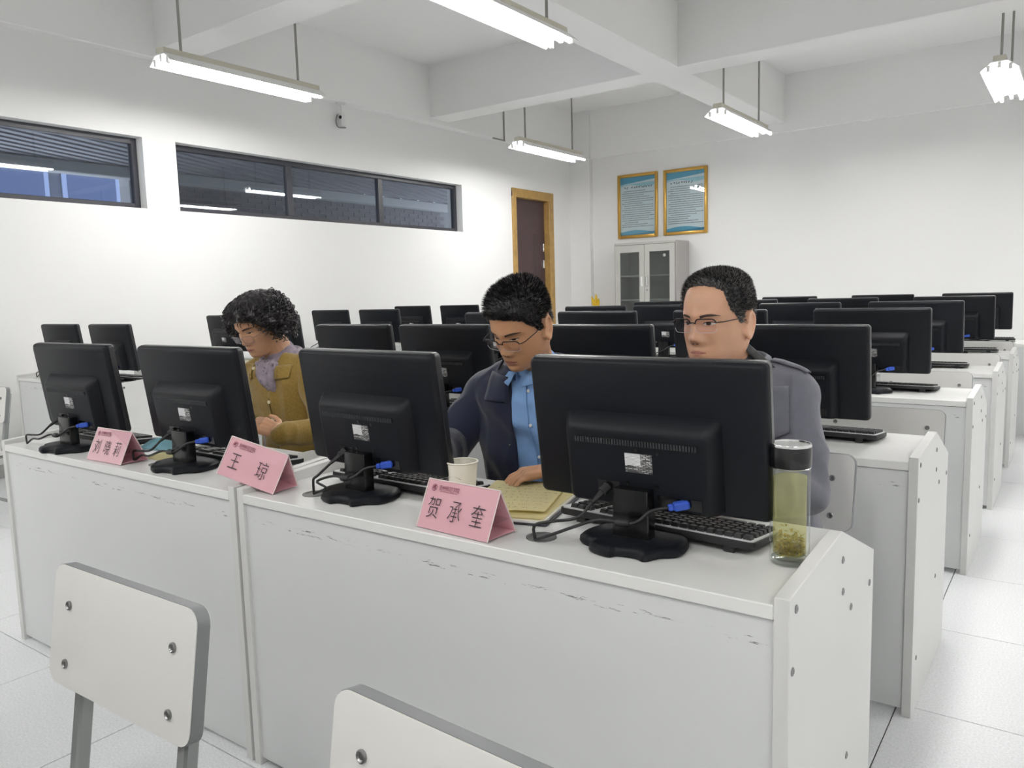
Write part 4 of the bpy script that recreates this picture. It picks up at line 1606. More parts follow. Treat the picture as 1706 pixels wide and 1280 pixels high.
def head_bm(bm, Mh, p):
    jaw = p.get('jaw', 1.0)
    nose = p.get('nose', 1.0)
    G = [  # x0, z0, sx, sz, amp
        (0.0, 0.006, 0.0075, 0.016, 0.007 * nose), (0.0, -0.018, 0.0080, 0.016, 0.011 * nose), (0.0, -0.036, 0.0105, 0.0085, 0.015 * nose),
        (0.0135, -0.041, 0.0065, 0.0060, 0.008), (-0.0135, -0.041, 0.0065, 0.0060, 0.008),
        (0.0, 0.020, 0.034, 0.007, 0.0025), (0.031, 0.019, 0.017, 0.006, 0.0030), (-0.031, 0.019, 0.017, 0.006, 0.0030),
        (0.031, 0.000, 0.0155, 0.0090, -0.0100), (-0.031, 0.000, 0.0155, 0.0090, -0.0100),
        (0.031, -0.001, 0.0105, 0.0058, 0.0052), (-0.031, -0.001, 0.0105, 0.0058, 0.0052),
        (0.043, -0.026, 0.020, 0.014, 0.0050), (-0.043, -0.026, 0.020, 0.014, 0.0050),
        (0.028, -0.050, 0.008, 0.016, -0.0022), (-0.028, -0.050, 0.008, 0.016, -0.0022),
        (0.0, -0.0655, 0.017, 0.0042, 0.0052), (0.0, -0.0760, 0.014, 0.0046, 0.0056), (0.0, -0.0705, 0.021, 0.0014, -0.0036),
        (0.0, -0.0580, 0.004, 0.006, -0.0010), (0.0, -0.0850, 0.014, 0.0045, -0.0038), (0.0, -0.1010, 0.017, 0.0090, 0.0062)]
    rings = []
    NL, NP = 110, 112
    z1, z0 = HEADTAB[0][0], HEADTAB[-1][0]
    for k in range(NL + 1):
        a = PI * k / NL
        z = (z1 + z0) / 2 + (z1 - z0) / 2 * math.cos(a)
        f, b, wd = interp(HEADTAB, z)
        # round the piecewise table a little
        f2, b2, w2 = interp(HEADTAB, min(z1, z + 0.006)); f3, b3, w3 = interp(HEADTAB, max(z0, z - 0.006))
        f, b, wd = (2 * f + f2 + f3) / 4, (2 * b + b2 + b3) / 4, (2 * wd + w2 + w3) / 4
        if z < -0.03:
            wd *= 1 + (jaw - 1) * min(1, (-0.03 - z) / 0.04)
        yw = max(f + 0.3 * (b - f), min(0.016, b - 0.002)) if z < -0.05 else 0.014 * (1 - max(0, (z - 0.09) / 0.03))
        if not (f < yw < b):
            yw = (f + b) / 2
        ring = []
        for i in range(NP):
            t = 2 * PI * i / NP
            s, c = math.sin(t), math.cos(t)
            x = wd * math.copysign(abs(s) ** 0.92, s)
            y = yw - (yw - f) * abs(c) ** 0.86 if c > 0 else yw + (b - yw) * abs(c)
            if c > 0:
                m = min(1.0, c / 0.35)
                m = m * m * (3 - 2 * m)
                d = 0.0
                for x0, zz, sx, sz, am in G:
                    e = ((x - x0) / sx) ** 2 + ((z - zz) / sz) ** 2
                    if e < 12:
                        d += am * math.exp(-0.5 * e)
                y -= d * m
            ring.append(Mh @ V((x, y, z)))
        rings.append(ring)
    loft(bm, rings)
    for s in (-1, 1):
        E_ = Matrix.Translation((s * 0.0745, 0.012, -0.012)) @ Matrix.Rotation(s * 0.42, 4, 'Z') @ Matrix.Rotation(-0.16, 4, 'X')
        o = [(-0.008, -0.028), (-0.012, -0.012), (-0.010, 0.006), (-0.004, 0.022), (0.008, 0.031), (0.020, 0.027), (0.027, 0.014), (0.025, -0.002), (0.017, -0.018), (0.006, -0.030), (-0.002, -0.034)]
        pts = [Mh @ (E_ @ V((s * (0.0055 + 0.008 * max(0, y + 0.01) / 0.03), y, z))) for y, z in o]
        for k in range(2, len(pts) - 1):
            capsule(bm, pts[k], pts[k + 1], 0.0046, 0.0046, 8)
        ring0 = [Mh @ (E_ @ V((s * (-0.008 + 0.006 * max(0, y + 0.01) / 0.03), y * 0.94, z * 0.94))) for y, z in o]
        ring1 = [Mh @ (E_ @ V((s * (0.0030 + 0.009 * max(0, y + 0.01) / 0.03), y * 0.94, z * 0.94))) for y, z in o]
        loft(bm, [ring0, ring1])
        ex_ = (Mh.to_3x3() @ (E_.to_3x3() @ V((1, 0, 0)))).normalized()
        for yy_ in (-0.002, 0.008, 0.016, 0.021):
            capsule(bm, Mh @ (E_ @ V((-s * 0.001 + s * 0.28 * yy_, yy_, -0.014))), Mh @ (E_ @ V((-s * 0.001 + s * 0.28 * yy_, yy_ + 0.003, 0.018))), 0.011, 0.011, 10, 0.5, ex_)
        capsule(bm, Mh @ (E_ @ V((s * 0.004, 0.000, -0.030))), Mh @ (E_ @ V((s * 0.004, 0.004, -0.024))), 0.0062, 0.006, 8)
        capsule(bm, Mh @ (E_ @ V((-s * 0.004, -0.006, -0.02))), Mh @ (E_ @ V((-s * 0.003, 0.004, 0.02))), 0.008, 0.008, 8)


def hand(bm, wrist, fwd, back, curl=0.5, thumb=1, sc=1.0):
    """fwd: wrist to knuckles; back: out of the back of the hand; thumb side = thumb * fwd x back"""
    wrist = V(wrist)
    f = V(fwd).normalized()
    bk = V(back)
    bk = (bk - f * bk.dot(f)).normalized()
    sd = f.cross(bk).normalized() * thumb
    P = lambda a, b, c: wrist + (f * a + sd * b + bk * c) * sc
    for b0, b1 in ((-0.018, -0.030), (-0.007, -0.011), (0.006, 0.010), (0.017, 0.030)):
        capsule(bm, P(0.0, b0, 0), P(0.085, b1, 0.002), 0.014 * sc, 0.0125 * sc, 10)
    capsule(bm, P(-0.006, 0, 0), P(0.02, 0, 0), 0.024 * sc, 0.026 * sc, 12, 1.2, sd)
    for b, ln, r in ((0.031, 0.072, 0.0088), (0.0105, 0.080, 0.009), (-0.0105, 0.075, 0.0086), (-0.031, 0.058, 0.0078)):
        p = P(0.085, b, 0.001)
        an = 0.0
        seg = (0.45, 0.31, 0.24)
        d0 = 0.35 * curl
        for k, s_ in enumerate(seg):
            an += (d0 if k == 0 else curl * 0.62)
            dr = f * math.cos(an) - bk * math.sin(an) + sd * (0.05 * b / 0.03)
            q = p + dr.normalized() * ln * s_ * sc
            capsule(bm, p, q, r * sc * (1 - 0.06 * k), r * sc * (0.95 - 0.07 * k), 10)
            p = q
    p = P(0.018, 0.026, -0.006)
    for dr, ln, r in (((0.62, 0.72, -0.25), 0.042, 0.0125), ((0.84, 0.45, -0.28), 0.033, 0.0105), ((0.95, 0.15, -0.28), 0.026, 0.0092)):
        q = p + (f * dr[0] + sd * dr[1] + bk * dr[2]).normalized() * ln * sc
        capsule(bm, p, q, r * sc, r * 0.92 * sc, 10)
        p = q


def local_bvh(me, Mh):
    inv_ = Mh.inverted()
    vs = [inv_ @ v.co for v in me.vertices]
    return BVHTree.FromPolygons(vs, [tuple(p.vertices) for p in me.polygons])


def face_y(bvh, x, z):
    h = bvh.ray_cast(V((x, -0.5, z)), V((0, 1, 0)))
    return h[0].y if h[0] is not None else -0.08


def patch(bvh, Mh, top, bot, xs, off, rows=4):
    """surface patch laid on the face between two z curves"""
    bm = nb()
    g = []
    for x in xs:
        col = []
        for j in range(rows + 1):
            z = bot(x) + (top(x) - bot(x)) * j / rows
            col.append(bm.verts.new(Mh @ V((x, face_y(bvh, x, z) - off, z))))
        g.append(col)
    for i in range(len(g) - 1):
        for j in range(rows):
            bm.faces.new((g[i][j], g[i + 1][j], g[i + 1][j + 1], g[i][j + 1]))
    return bm


def dress_face(root, body, bvh, Mh, p):
    M_SCL = mat('eye_white', 'd9d2cc', 0.25)
    M_IRI = mat('iris_dark', '1c1311', 0.12)
    M_LIP = mat('lip_' + p['id'], p['lip'], 0.45)
    M_BROW = mat('brow_dark', '42342d', 0.7)
    M_LASH = mat('lash_dark', '1d1513', 0.6)
    op = p.get('open', 0.0042)
    lo = p.get('lookx', 0.0)
    for s in (-1, 1):
        cx = s * 0.031
        hw_ = 0.0135
        tp = lambda x: -0.0010 + op * max(0, 1 - ((x - cx) / hw_) ** 2) ** 0.6
        bt = lambda x: -0.0010 - op * 0.75 * max(0, 1 - ((x - cx) / hw_) ** 2) ** 0.7
        xs = [cx - hw_ + 2 * hw_ * i / 16 for i in range(17)]
        bm = patch(bvh, Mh, tp, bt, xs, 0.0004)
        ey = obj('eye', bm, M_SCL, root, 3.2)
        ix = cx + lo
        ir = 0.0056
        xs2 = [ix - ir + 2 * ir * i / 10 for i in range(11)]
        t2 = lambda x: min(tp(x), -0.0010 + 0.001 + math.sqrt(max(0, ir * ir - (x - ix) ** 2)))
        b2 = lambda x: min(t2(x), max(bt(x), -0.0010 + 0.001 - math.sqrt(max(0, ir * ir - (x - ix) ** 2))))
        obj('iris', patch(bvh, Mh, t2, b2, xs2, 0.0008), M_IRI, ey, 3.2)
        bm = nb()
        tube(bm, [Mh @ V((x, face_y(bvh, x, tp(x)) - 0.0006, tp(x) + 0.0004)) for x in xs], [0.0004] + [0.0011] * 15 + [0.0004], 5)
        obj('lashes', bm, M_LASH, ey, 3.2)
        bt_ = lambda x: 0.0165 + 0.0035 * (1 - ((abs(x) - 0.036) / 0.02) ** 2)
        wd_ = lambda x: p.get('brow', 0.0034) * (1.0 if abs(x) < 0.040 else max(0.25, 1 - (abs(x) - 0.040) / 0.016))
        xs = [s * (0.014 + 0.040 * i / 14) for i in range(15)]
        obj('eyebrow', patch(bvh, Mh, lambda x: bt_(x) + wd_(x), lambda x: bt_(x) - wd_(x), xs, 0.0009), M_BROW, root, 3.2)
    ml = 0.0225
    tu = lambda x: -0.0705 + (0.0062 if abs(x) > 0.003 else 0.0056) * max(0, 1 - (abs(x) / ml) ** 1.6)
    tl = lambda x: -0.0708 - 0.0072 * max(0, 1 - (abs(x) / (ml * 0.93)) ** 2)
    xs = [-ml + 2 * ml * i / 24 for i in range(25)]
    obj('upper_lip', patch(bvh, Mh, tu, lambda x: -0.0706, xs, 0.0005), M_LIP, root, 3.2)
    obj('lower_lip', patch(bvh, Mh, lambda x: -0.0710, lambda x: min(-0.0711, tl(x)), xs, 0.0006), M_LIP, root, 3.2)
    bm = nb()
    tube(bm, [Mh @ V((x, face_y(bvh, x, -0.0707) - 0.0004, -0.0707 - 0.0012 * (x / ml) ** 2)) for x in xs], 0.0007, 5)
    obj('mouth_line', bm, mat('mouth_line', '5a2f2a', 0.7), root, 3.2)
    for s in (-1, 1):
        bm = nb()
        q = V((s * 0.0062, face_y(bvh, s * 0.0062, -0.0478) - 0.0002, -0.0478))
        capsule(bm, Mh @ (q + V((-s * 0.002, 0.0005, 0))), Mh @ (q + V((s * 0.002, 0.001, 0))), 0.0019, 0.0015, 8)
        obj('nostril', bm, mat('mouth_line', '5a2f2a', 0.7), root, 3.2)


def glasses(root, Mh, bvh, z, drop, rim_full, m, wl=0.026, hl=0.0165, rim=0.0011):
    g = None
    bm = nb()
    yb_ = min(face_y(bvh, 0.0, z) - 0.001, -0.094)
    yl = yb_ - 0.004

    def loop(s, full):
        cx = s * 0.0335
        pts = rrect(wl * 2, hl * 2, 0.010, 4, cx, z - 0.004)
        return [V((x, yl + 0.010 * max(0, (abs(x) - 0.02) / 0.04) ** 1.6 + drop * (zz - z) * -1.0, zz)) for x, zz in pts]
    for s in (-1, 1):
        L = loop(s, 1)
        if rim_full:
            tube(bm, [Mh @ q for q in L + [L[0]]], rim, 6)
        else:
            hi = [q for q in L if q.z > z - 0.006]
            hi.sort(key=lambda q: q.x)
            tube(bm, [Mh @ q for q in hi], rim * 1.6, 6)
    tube(bm, [Mh @ V((x, yl - 0.002 + abs(x) * 0.15, z + 0.002 + 0.002 * (1 - (x / 0.008) ** 2))) for x in (-0.009, -0.004, 0.0, 0.004, 0.009)], rim * 1.2, 6)
    g = obj('glasses', bm, m, root, 3.2)
    for s in (-1, 1):
        bm = nb()
        xo = s * 0.0605
        tube(bm, [Mh @ V(q) for q in ((xo, yl + 0.008, z + 0.004), (s * 0.069, yl + 0.010, z + 0.005), (s * 0.0735, yl + 0.022, z + 0.005), (s * 0.0785, -0.03, z + 0.006), (s * 0.0785, -0.004, 0.012), (s * 0.0755, 0.010, 0.020), (s * 0.072, 0.022, 0.018))], rim * 1.25, 6)
        obj('temple', bm, m, g, 3.2)
        bm = nb()
        L = loop(s, 1)
        f_ = [bm.verts.new(Mh @ q) for q in L]
        bm.faces.new(f_)
        bmesh.ops.solidify(bm, geom=bm.faces[:], thickness=0.0012)
        obj('lens', bm, M_LENS, g)
        if not rim_full:
            bm = nb()
            lo = [q for q in L if q.z <= z - 0.004]
            lo.sort(key=lambda q: q.x)
            tube(bm, [Mh @ q for q in lo], 0.0006, 5)
            obj('lens_edge', bm, mat('lens_edge', 'c9c4c4', 0.2), g, 3.2)


def hair_depth_short(d, p):
    """thickness of short hair for a unit direction d in head space (origin near ear level)"""
    x, y, z = d
    az = math.atan2(abs(x), -y)          # 0 = front, pi = back
    el = math.asin(max(-1, min(1, z)))
    fr = p.get('hairline', 0.66)
    # hairline elevation as a function of azimuth
    tab = [(0.0, fr), (0.45, fr - 0.03), (0.80, fr - 0.12), (1.00, 0.30), (1.18, 0.16), (1.32, -0.06), (1.52, -0.10), (1.62, 0.12), (1.95, 0.16), (2.15, -0.10), (2.5, -0.42), (3.2, -0.52)]
    h = tab[-1][1]
    for i in range(len(tab) - 1):
        if tab[i][0] <= az <= tab[i + 1][0]:
            t = (az - tab[i][0]) / (tab[i + 1][0] - tab[i][0])
            h = tab[i][1] + (tab[i + 1][1] - tab[i][1]) * t
            break
    m = (el - h) / 0.14
    if m <= 0:
        return -1
    m = min(1, m)
    topk = max(0, min(1, (el - 0.15) / 0.75))
    return m * (p.get('hs', 0.004) + (p.get('ht', 0.018) - p.get('hs', 0.004)) * topk)


def short_hair(root, bvh, Mh, p, m):
    bm = nb()
    o = V((0, 0.004, 0.0))
    NT, NP = 64, 120
    grid = []
    for k in range(NT + 1):
        el = -PI * 0.28 + (PI * 0.28 + PI / 2 - 0.001) * k / NT
        row = []
        for i in range(NP):
            t = 2 * PI * i / NP
            d = V((math.cos(el) * math.sin(t), -math.cos(el) * math.cos(t), math.sin(el)))
            h = bvh.ray_cast(o + d * 0.25, -d)
            r = (h[0] - o).length if h[0] is not None else 0.09
            ear = abs(d.x) > 0.75 and -0.45 < d.z < 0.30
            if ear:
                r = min(r, 0.0785)
            th = hair_depth_short(d, p)
            if abs(d.x) > 0.7 and -0.06 < d.y < 0.66 and -0.48 < d.z < 0.27:
                th = -1
            if th < 0:
                th = -0.004
            else:
                th += 0.0025 * noise.noise(d * 16) * min(1, th / 0.008) + 0.0018 * noise.noise(d * 45) * min(1, th / 0.008) + 0.0006
            row.append(bm.verts.new(Mh @ (o + d * (r + th))))
        grid.append(row)
    for k in range(NT):
        for i in range(NP):
            bm.faces.new((grid[k][i], grid[k][(i + 1) % NP], grid[k + 1][(i + 1) % NP], grid[k + 1][i]))
    bm.faces.new(grid[-1])
    # short strands on the outside
    rnd = random.Random(5)
    cnt = 0
    while cnt < p.get('strands', 8000):
        d = V((rnd.gauss(0, 1), rnd.gauss(0, 1), rnd.gauss(0.45, 1))).normalized()
        th = hair_depth_short(d, p)
        if th < 0 or (abs(d.x) > 0.7 and -0.06 < d.y < 0.66 and -0.48 < d.z < 0.27):
            continue
        cnt += 1
        h = bvh.ray_cast(o + d * 0.25, -d)
        r = (h[0] - o).length if h[0] is not None else 0.09
        if abs(d.x) > 0.75 and -0.45 < d.z < 0.30:
            r = min(r, 0.0785)
        b0 = o + d * (r + th * 0.88)
        # lie: forward and down towards the fringe, sideways at the sides
        lean = V((d.x * 0.3, -0.75 if d.z > 0.3 else 0.25, -0.35 - 0.5 * (1 - d.z))) + V((rnd.gauss(0, .25), rnd.gauss(0, .25), rnd.gauss(0, .2)))
        ln = 0.006 + th * 0.55 * rnd.uniform(0.6, 1.2)
        tipd = (d * p.get('spike', 0.9) + lean * 0.55).normalized()
        b1 = b0 + (d * 0.8 + tipd * 0.4).normalized() * ln * 0.55
        b2 = b1 + tipd * ln * 0.6
        sd = d.cross(tipd)
        sd = sd.normalized() * 0.0011 if sd.length > 1e-4 else V((0.0011, 0, 0))
        vs = [bm.verts.new(Mh @ q) for q in (b0 - sd, b0 + sd, b1 + sd * 0.8, b1 - sd * 0.8, b2)]
        mi = 1 if rnd.random() < p.get('grey', 0.38) else 0
        bm.faces.new((vs[0], vs[1], vs[2], vs[3])).material_index = mi
        bm.faces.new((vs[3], vs[2], vs[4])).material_index = mi
    return obj('hair', bm, [m, mat('hair_grey_strand', '8a8887', 0.4)], root, 3.2)


def curly_hair(root, bvh, Mh, m):
    bm = nb()
    o = V((0, 0.012, 0.005))

    def vol(d):
        x, y, z = d
        az = math.atan2(abs(x), -y)
        el = math.asin(max(-1, min(1, z)))
        tab = [(0.0, 0.42), (0.5, 0.36), (0.80, 0.18), (1.0, -0.10), (1.25, -0.38), (1.6, -0.55), (2.2, -0.62), (3.2, -0.66)]
        h = tab[-1][1]
        for i in range(len(tab) - 1):
            if tab[i][0] <= az <= tab[i + 1][0]:
                t = (az - tab[i][0]) / (tab[i + 1][0] - tab[i][0])
                h = tab[i][1] + (tab[i + 1][1] - tab[i][1]) * t
                break
        mm = (el - h) / 0.10
        if mm <= 0:
            return -1
        sidek = min(1, max(0, (az - 0.45) / 0.7))
        lowk = 1 - max(0, min(1, (el - 0.2) / 0.9))
        return min(1, mm) * (0.020 + 0.030 * sidek * lowk + 0.008 * lowk)
    NT, NP = 56, 96
    grid = []
    for k in range(NT + 1):
        el = -PI * 0.30 + (PI * 0.30 + PI / 2 - 0.001) * k / NT
        row = []
        for i in range(NP):
            t = 2 * PI * i / NP
            d = V((math.cos(el) * math.sin(t), -math.cos(el) * math.cos(t), math.sin(el)))
            h = bvh.ray_cast(o + d * 0.25, -d)
            r = min((h[0] - o).length, 0.115) if h[0] is not None else 0.09
            if d.z < -0.2 and d.y > 0.2:
                r = min(r, 0.09)
            th = vol(d)
            th = -0.006 if th < 0 else th * (0.85 + 0.30 * noise.noise(d * 9)) + 0.003 * noise.noise(d * 24)
            row.append(bm.verts.new(Mh @ (o + d * (r + th))))
        grid.append(row)
    for k in range(NT):
        for i in range(NP):
            bm.faces.new((grid[k][i], grid[k][(i + 1) % NP], grid[k + 1][(i + 1) % NP], grid[k + 1][i]))
    bm.faces.new(grid[-1])
    rnd = random.Random(11)
    cnt = 0
    while cnt < 900:
        d = V((rnd.gauss(0, 1), rnd.gauss(0, 1), rnd.gauss(0.25, 1))).normalized()
        th = vol(d)
        if th < 0:
            continue
        cnt += 1
        h = bvh.ray_cast(o + d * 0.25, -d)
        r = min((h[0] - o).length, 0.115) if h[0] is not None else 0.09
        if d.z < -0.2 and d.y > 0.2:
            r = min(r, 0.09)
        curl = d.z < 0.72 and not (d.y < -0.72)
        down = (V((d.x * 0.4, d.y * 0.25 - (0.25 if d.y < 0 else 0), -1)) - d * (-d.z)).normalized()
        if d.z > 0.75:
            down = (V((d.x + rnd.gauss(0, .1), d.y * 0.8 - 0.2, -0.2))).normalized()
        sdv = d.cross(down)
        sdv = sdv.normalized() if sdv.length > 1e-4 else V((1, 0, 0))
        base = o + d * (r + th * rnd.uniform(0.75, 1.0))
        if curl:
            R0 = rnd.uniform(0.005, 0.010)
            turns = rnd.uniform(1.0, 1.8)
            ph = rnd.uniform(0, 6.28)
            L = rnd.uniform(0.016, 0.032)
            pts = []
            for q in range(15):
                u = q / 14
                a = ph + turns * 2 * PI * u
                pts.append(Mh @ (base + down * (L * u) + sdv * (R0 * math.cos(a)) + d * (R0 * math.sin(a) + 0.001)))
            tube(bm, pts, [0.0006] + [0.0015] * 13 + [0.0005], 4, cap=False)
        else:
            L = rnd.uniform(0.03, 0.05)
            if d.y < -0.6:
                L = rnd.uniform(0.018, 0.030)
            pts = [Mh @ (base + down * (L * q / 6) - d * (0.010 * (q / 6) ** 2) + d * 0.001 + sdv * (0.003 * math.sin(q + d.x * 9))) for q in range(7)]
            tube(bm, pts, [0.0006, 0.0014, 0.0016, 0.0016, 0.0014, 0.001, 0.0004], 4, cap=False)
    return obj('hair', bm, m, root, 3.2)


def cut_open(bm, pa, pb, qa, qb, fwd, mid):
    """open a garment between edge lines pa-pb and qa-qb (upper, lower points), on the side facing fwd"""
    fwd = V(fwd).normalized()
    pl = []
    for a, b, other in ((pa, pb, qa), (qa, qb, pa)):
        a = V(a); b = V(b)
        n = (b - a).cross(fwd).normalized()
        if n.dot(V(other) - a) < 0:
            n = -n
        pl.append((a, n))
        bmesh.ops.bisect_plane(bm, geom=bm.verts[:] + bm.edges[:] + bm.faces[:], plane_co=a, plane_no=n)
    zlo = min(V(pb).z, V(qb).z)
    kill = []
    for f in bm.faces:
        c = f.calc_center_median()
        if (c - V(mid)).dot(fwd) > -0.015 and all((c - a).dot(n) > 1e-5 for a, n in pl) and c.z > zlo - 0.25:
            kill.append(f)
    bmesh.ops.delete(bm, geom=kill, context='FACES')


def seam(root, name, pts, r, m, n=6):
    bm = nb()
    tube(bm, pts, r, n)
    return obj(name, bm, m, root, 3.2)


def snap(bvh, pts, fwd, off=0.002):
    """drop points on a garment surface along -fwd"""
    fwd = V(fwd).normalized()
    out = []
    for p in pts:
        p = V(p)
        h = bvh.ray_cast(p + fwd * 0.5, -fwd)
        out.append((h[0] + fwd * off) if h[0] is not None else p)
    return out


def bvh_of(me):
    return BVHTree.FromPolygons([v.co.copy() for v in me.vertices], [tuple(p.vertices) for p in me.polygons])


def sheet_on(bvh, outline_rows, fwd, off, th):
    """cloth flap: rows of points snapped on the garment and lifted"""
    bm = nb()
    g = []
    for j, row in enumerate(outline_rows):
        o_ = off[j] if isinstance(off, (list, tuple)) else off
        g.append([bm.verts.new(p) for p in snap(bvh, row, fwd, o_)])
    for j in range(len(g) - 1):
        for i in range(len(g[0]) - 1):
            bm.faces.new((g[j][i], g[j][i + 1], g[j + 1][i + 1], g[j + 1][i]))
    bmesh.ops.recalc_face_normals(bm, faces=bm.faces[:])
    bmesh.ops.solidify(bm, geom=bm.faces[:], thickness=th)
    return bm


def lerp_rows(a0, a1, b0, b1, nr, nc):
    a0, a1, b0, b1 = V(a0), V(a1), V(b0), V(b1)
    return [[(a0.lerp(a1, i / nc)).lerp(b0.lerp(b1, i / nc), j / nr) for i in range(nc + 1)] for j in range(nr + 1)]


def lower_body(root, hip, m_tr, knees, feet):
    bm = nb()
    hip = V(hip)
    capsule(bm, hip + V((-0.08, 0, 0)), hip + V((0.08, 0, 0)), 0.115, 0.115, 16)
    for s, kn, ft in ((-1, knees[0], feet[0]), (1, knees[1], feet[1])):
        chain(bm, [hip + V((s * 0.09, -0.01, -0.01)), V(kn), V(ft) + V((0, 0.02, 0.10))], [0.095, 0.068, 0.050], 14)
    b2 = remesh(bm, 0.012, 3)
    crumple(b2, 0.006, 9)
    obj('trousers', b2, m_tr, root, 3.2)
    for ft in feet:
        bm = nb()
        ft = V(ft)
        loft(bm, [[ft + V((x * sx, -0.10 + 0.0 + yy + 0.0 * x, z)) for x, z in ((-0.04, 0.0), (0.04, 0.0), (0.042, hz * 0.5), (0.02, hz), (-0.02, hz), (-0.042, hz * 0.5))] for yy, sx, hz in ((-0.06, 0.5, 0.03), (-0.03, 0.9, 0.045), (0.04, 1.0, 0.06), (0.10, 0.85, 0.085), (0.18, 0.8, 0.09), (0.205, 0.6, 0.07))])
        obj('shoe', bm, M_BLKR, root, 0.9)


def head_matrix(c, yaw, pitch, roll, sc=1.0):
    # yaw > 0 turns the face towards +x; pitch > 0 looks down; roll > 0 tilts the crown to +x
    return Matrix.Translation(V(c)) @ Matrix.Rotation(math.radians(yaw), 4, 'Z') @ Matrix.Rotation(math.radians(pitch), 4, 'X') @ Matrix.Rotation(math.radians(roll), 4, 'Y') @ Matrix.Diagonal((sc, sc, sc, 1))


def build_person(P):
    """P holds world-space joints; everything is parented to an Empty on the floor under the hips"""
    base = V((P['hip'][0], P['hip'][1], 0))
    root = thing('person', P['label'], 'person', base)
    T = Matrix.Translation(-base)
    L = lambda q: V(q) - base
    Mh = T @ head_matrix(P['head'], P['yaw'], P['pitch'], P['roll'], P.get('hsc', 1.0))
    bm = nb()
    head_bm(bm, Mh, P)
    nbse = L(P['neck'])
    capsule(bm, Mh @ V((0, 0.022, -0.055)), nbse, 0.054, 0.060, 18)
    torso(bm, [(L(c), hw_ - 0.022, hd_ - 0.020, y) for c, hw_, hd_, y in P['torso']])
    for s in ('l', 'r'):
        sh, el, wr = [L(q) for q in P['arm_' + s]]
        chain(bm, [sh, el, wr], [0.046, 0.036, 0.026], 12)
        hand(bm, wr, P['hand_' + s][0], P['hand_' + s][1], P['hand_' + s][2], P['hand_' + s][3], P.get('handsc', 0.95))
    hipl = L(P['hip'])
    capsule(bm, hipl + V((-0.07, 0, 0)), hipl + V((0.07, 0, 0)), 0.10, 0.10, 14)
    for k in (0, 1):
        s = -1 if k == 0 else 1
        chain(bm, [hipl + V((s * 0.085, -0.01, -0.01)), L(P['knees'][k]), L(P['feet'][k]) + V((0, 0.02, 0.07))], [0.08, 0.055, 0.04], 12)
    b2 = remesh(bm, 0.0032, 2, 0.45)
    body = obj('body', b2, P['skin'], root, 3.2)
    hb = local_bvh(body.data, Mh)
    dress_face(root, body, hb, Mh, P)
    lower_body(root, hipl, P['trouser'], [L(k) for k in P['knees']], [L(k) for k in P['feet']])
    # inner garment
    if P.get('shirt'):
        bm = nb()
        torso(bm, [(L(c), hw_ - 0.012, hd_ - 0.010, y) for c, hw_, hd_, y in P['torso']])
        capsule(bm, nbse + V((0, 0.0, -0.03)), nbse + V((0, -0.004, 0.012)), 0.068, 0.066, 16)
        if P.get('cuff'):
            sh, el, wr = [L(q) for q in P['arm_' + P['cuff']]]
            capsule(bm, el, wr.lerp(el, 0.06), 0.046, 0.035, 14)
        b3 = remesh(bm, 0.007, 4)
        crumple(b3, 0.005, 14, 3.0, 0.004, 20)
        bm_folds(b3, 2.0)
        sh_o = obj('shirt', b3, P['shirt'], root, 3.2)
    # jacket
    bm = nb()
    torso(bm, [(L(c), hw_, hd_, y) for c, hw_, hd_, y in P['torso']])
    for s in ('l', 'r'):
        sh, el, wr = [L(q) for q in P['arm_' + s]]
        e = P.get('sleeve_' + s, 1.0)
        wr2 = el.lerp(wr, e)
        mid = sh.lerp(el, 0.5)
        tin = L(P['torso'][-3][0])
        capsule(bm, tin.lerp(sh, 0.55), sh, 0.075, P.get('shr', 0.073), 18)
        chain(bm, [sh, mid, el], [P.get('shr', 0.073), 0.064 * P.get('slv', 1), 0.058 * P.get('slv', 1)], 18)
        chain(bm, [el, el.lerp(wr2, 0.5), wr2], [0.058 * P.get('slv', 1), 0.053 * P.get('slv', 1), 0.045 * P.get('slv', 1)], 18)
    b4 = remesh(bm, 0.0065, P.get('jsm', 7), 0.5)
    crumple(b4, 0.009, 8, P.get('seed', 0), 0.008, 12)
    bm_folds(b4, P.get('seed', 0))
    if 'open' in P and P.get('cut'):
        pa, pb, qa, qb = [L(q) for q in P['cut']]
        cut_open(b4, pa, pb, qa, qb, P['fwd'], L(P['torso'][3][0]))
    # trim the neck so that the collar ends cleanly
    jk = obj('jacket', b4, P['jacket'], root, 3.2)
    md = jk.modifiers.new('thick', 'SOLIDIFY')
    md.thickness = 0.004
    md.offset = -1
    jb = bvh_of(jk.data)
    return root, Mh, hb, jk, jb, L


def cloth(name, col, rough=0.8, var=0.06, vs=25, bump=0.35, bs=420, sheen=0.25):
    return mat(name, col, rough, var=var, vscale=vs, bump=bump, bscale=bs, sheen=sheen, spec=0.25)


M_GREYJ = cloth('jacket_grey', '686973')
M_NAVY = cloth('jacket_navy', '22273c', bump=0.2)
M_MUST = cloth('jacket_mustard', '94793a', var=0.14, vs=120, bump=0.6, bs=260)
M_BLUES = cloth('shirt_blue', '86acdd', bump=0.15, sheen=0.1)
M_TROU = cloth('trousers_dark', '2a2b30')
M_TEE = cloth('tee_dark', '3a3f45')
M_SCARF = cloth('scarf_mauve', '978b97', var=0.25, vs=45, bump=0.2)
M_SCARFD = mat('scarf_print', '4b4550', 0.8)
M_RIMB = mat('rim_black', '1c1719', 0.3, metal=0.4)
M_RIMS = mat('rim_silver', '9a8f93', 0.25, metal=0.8)

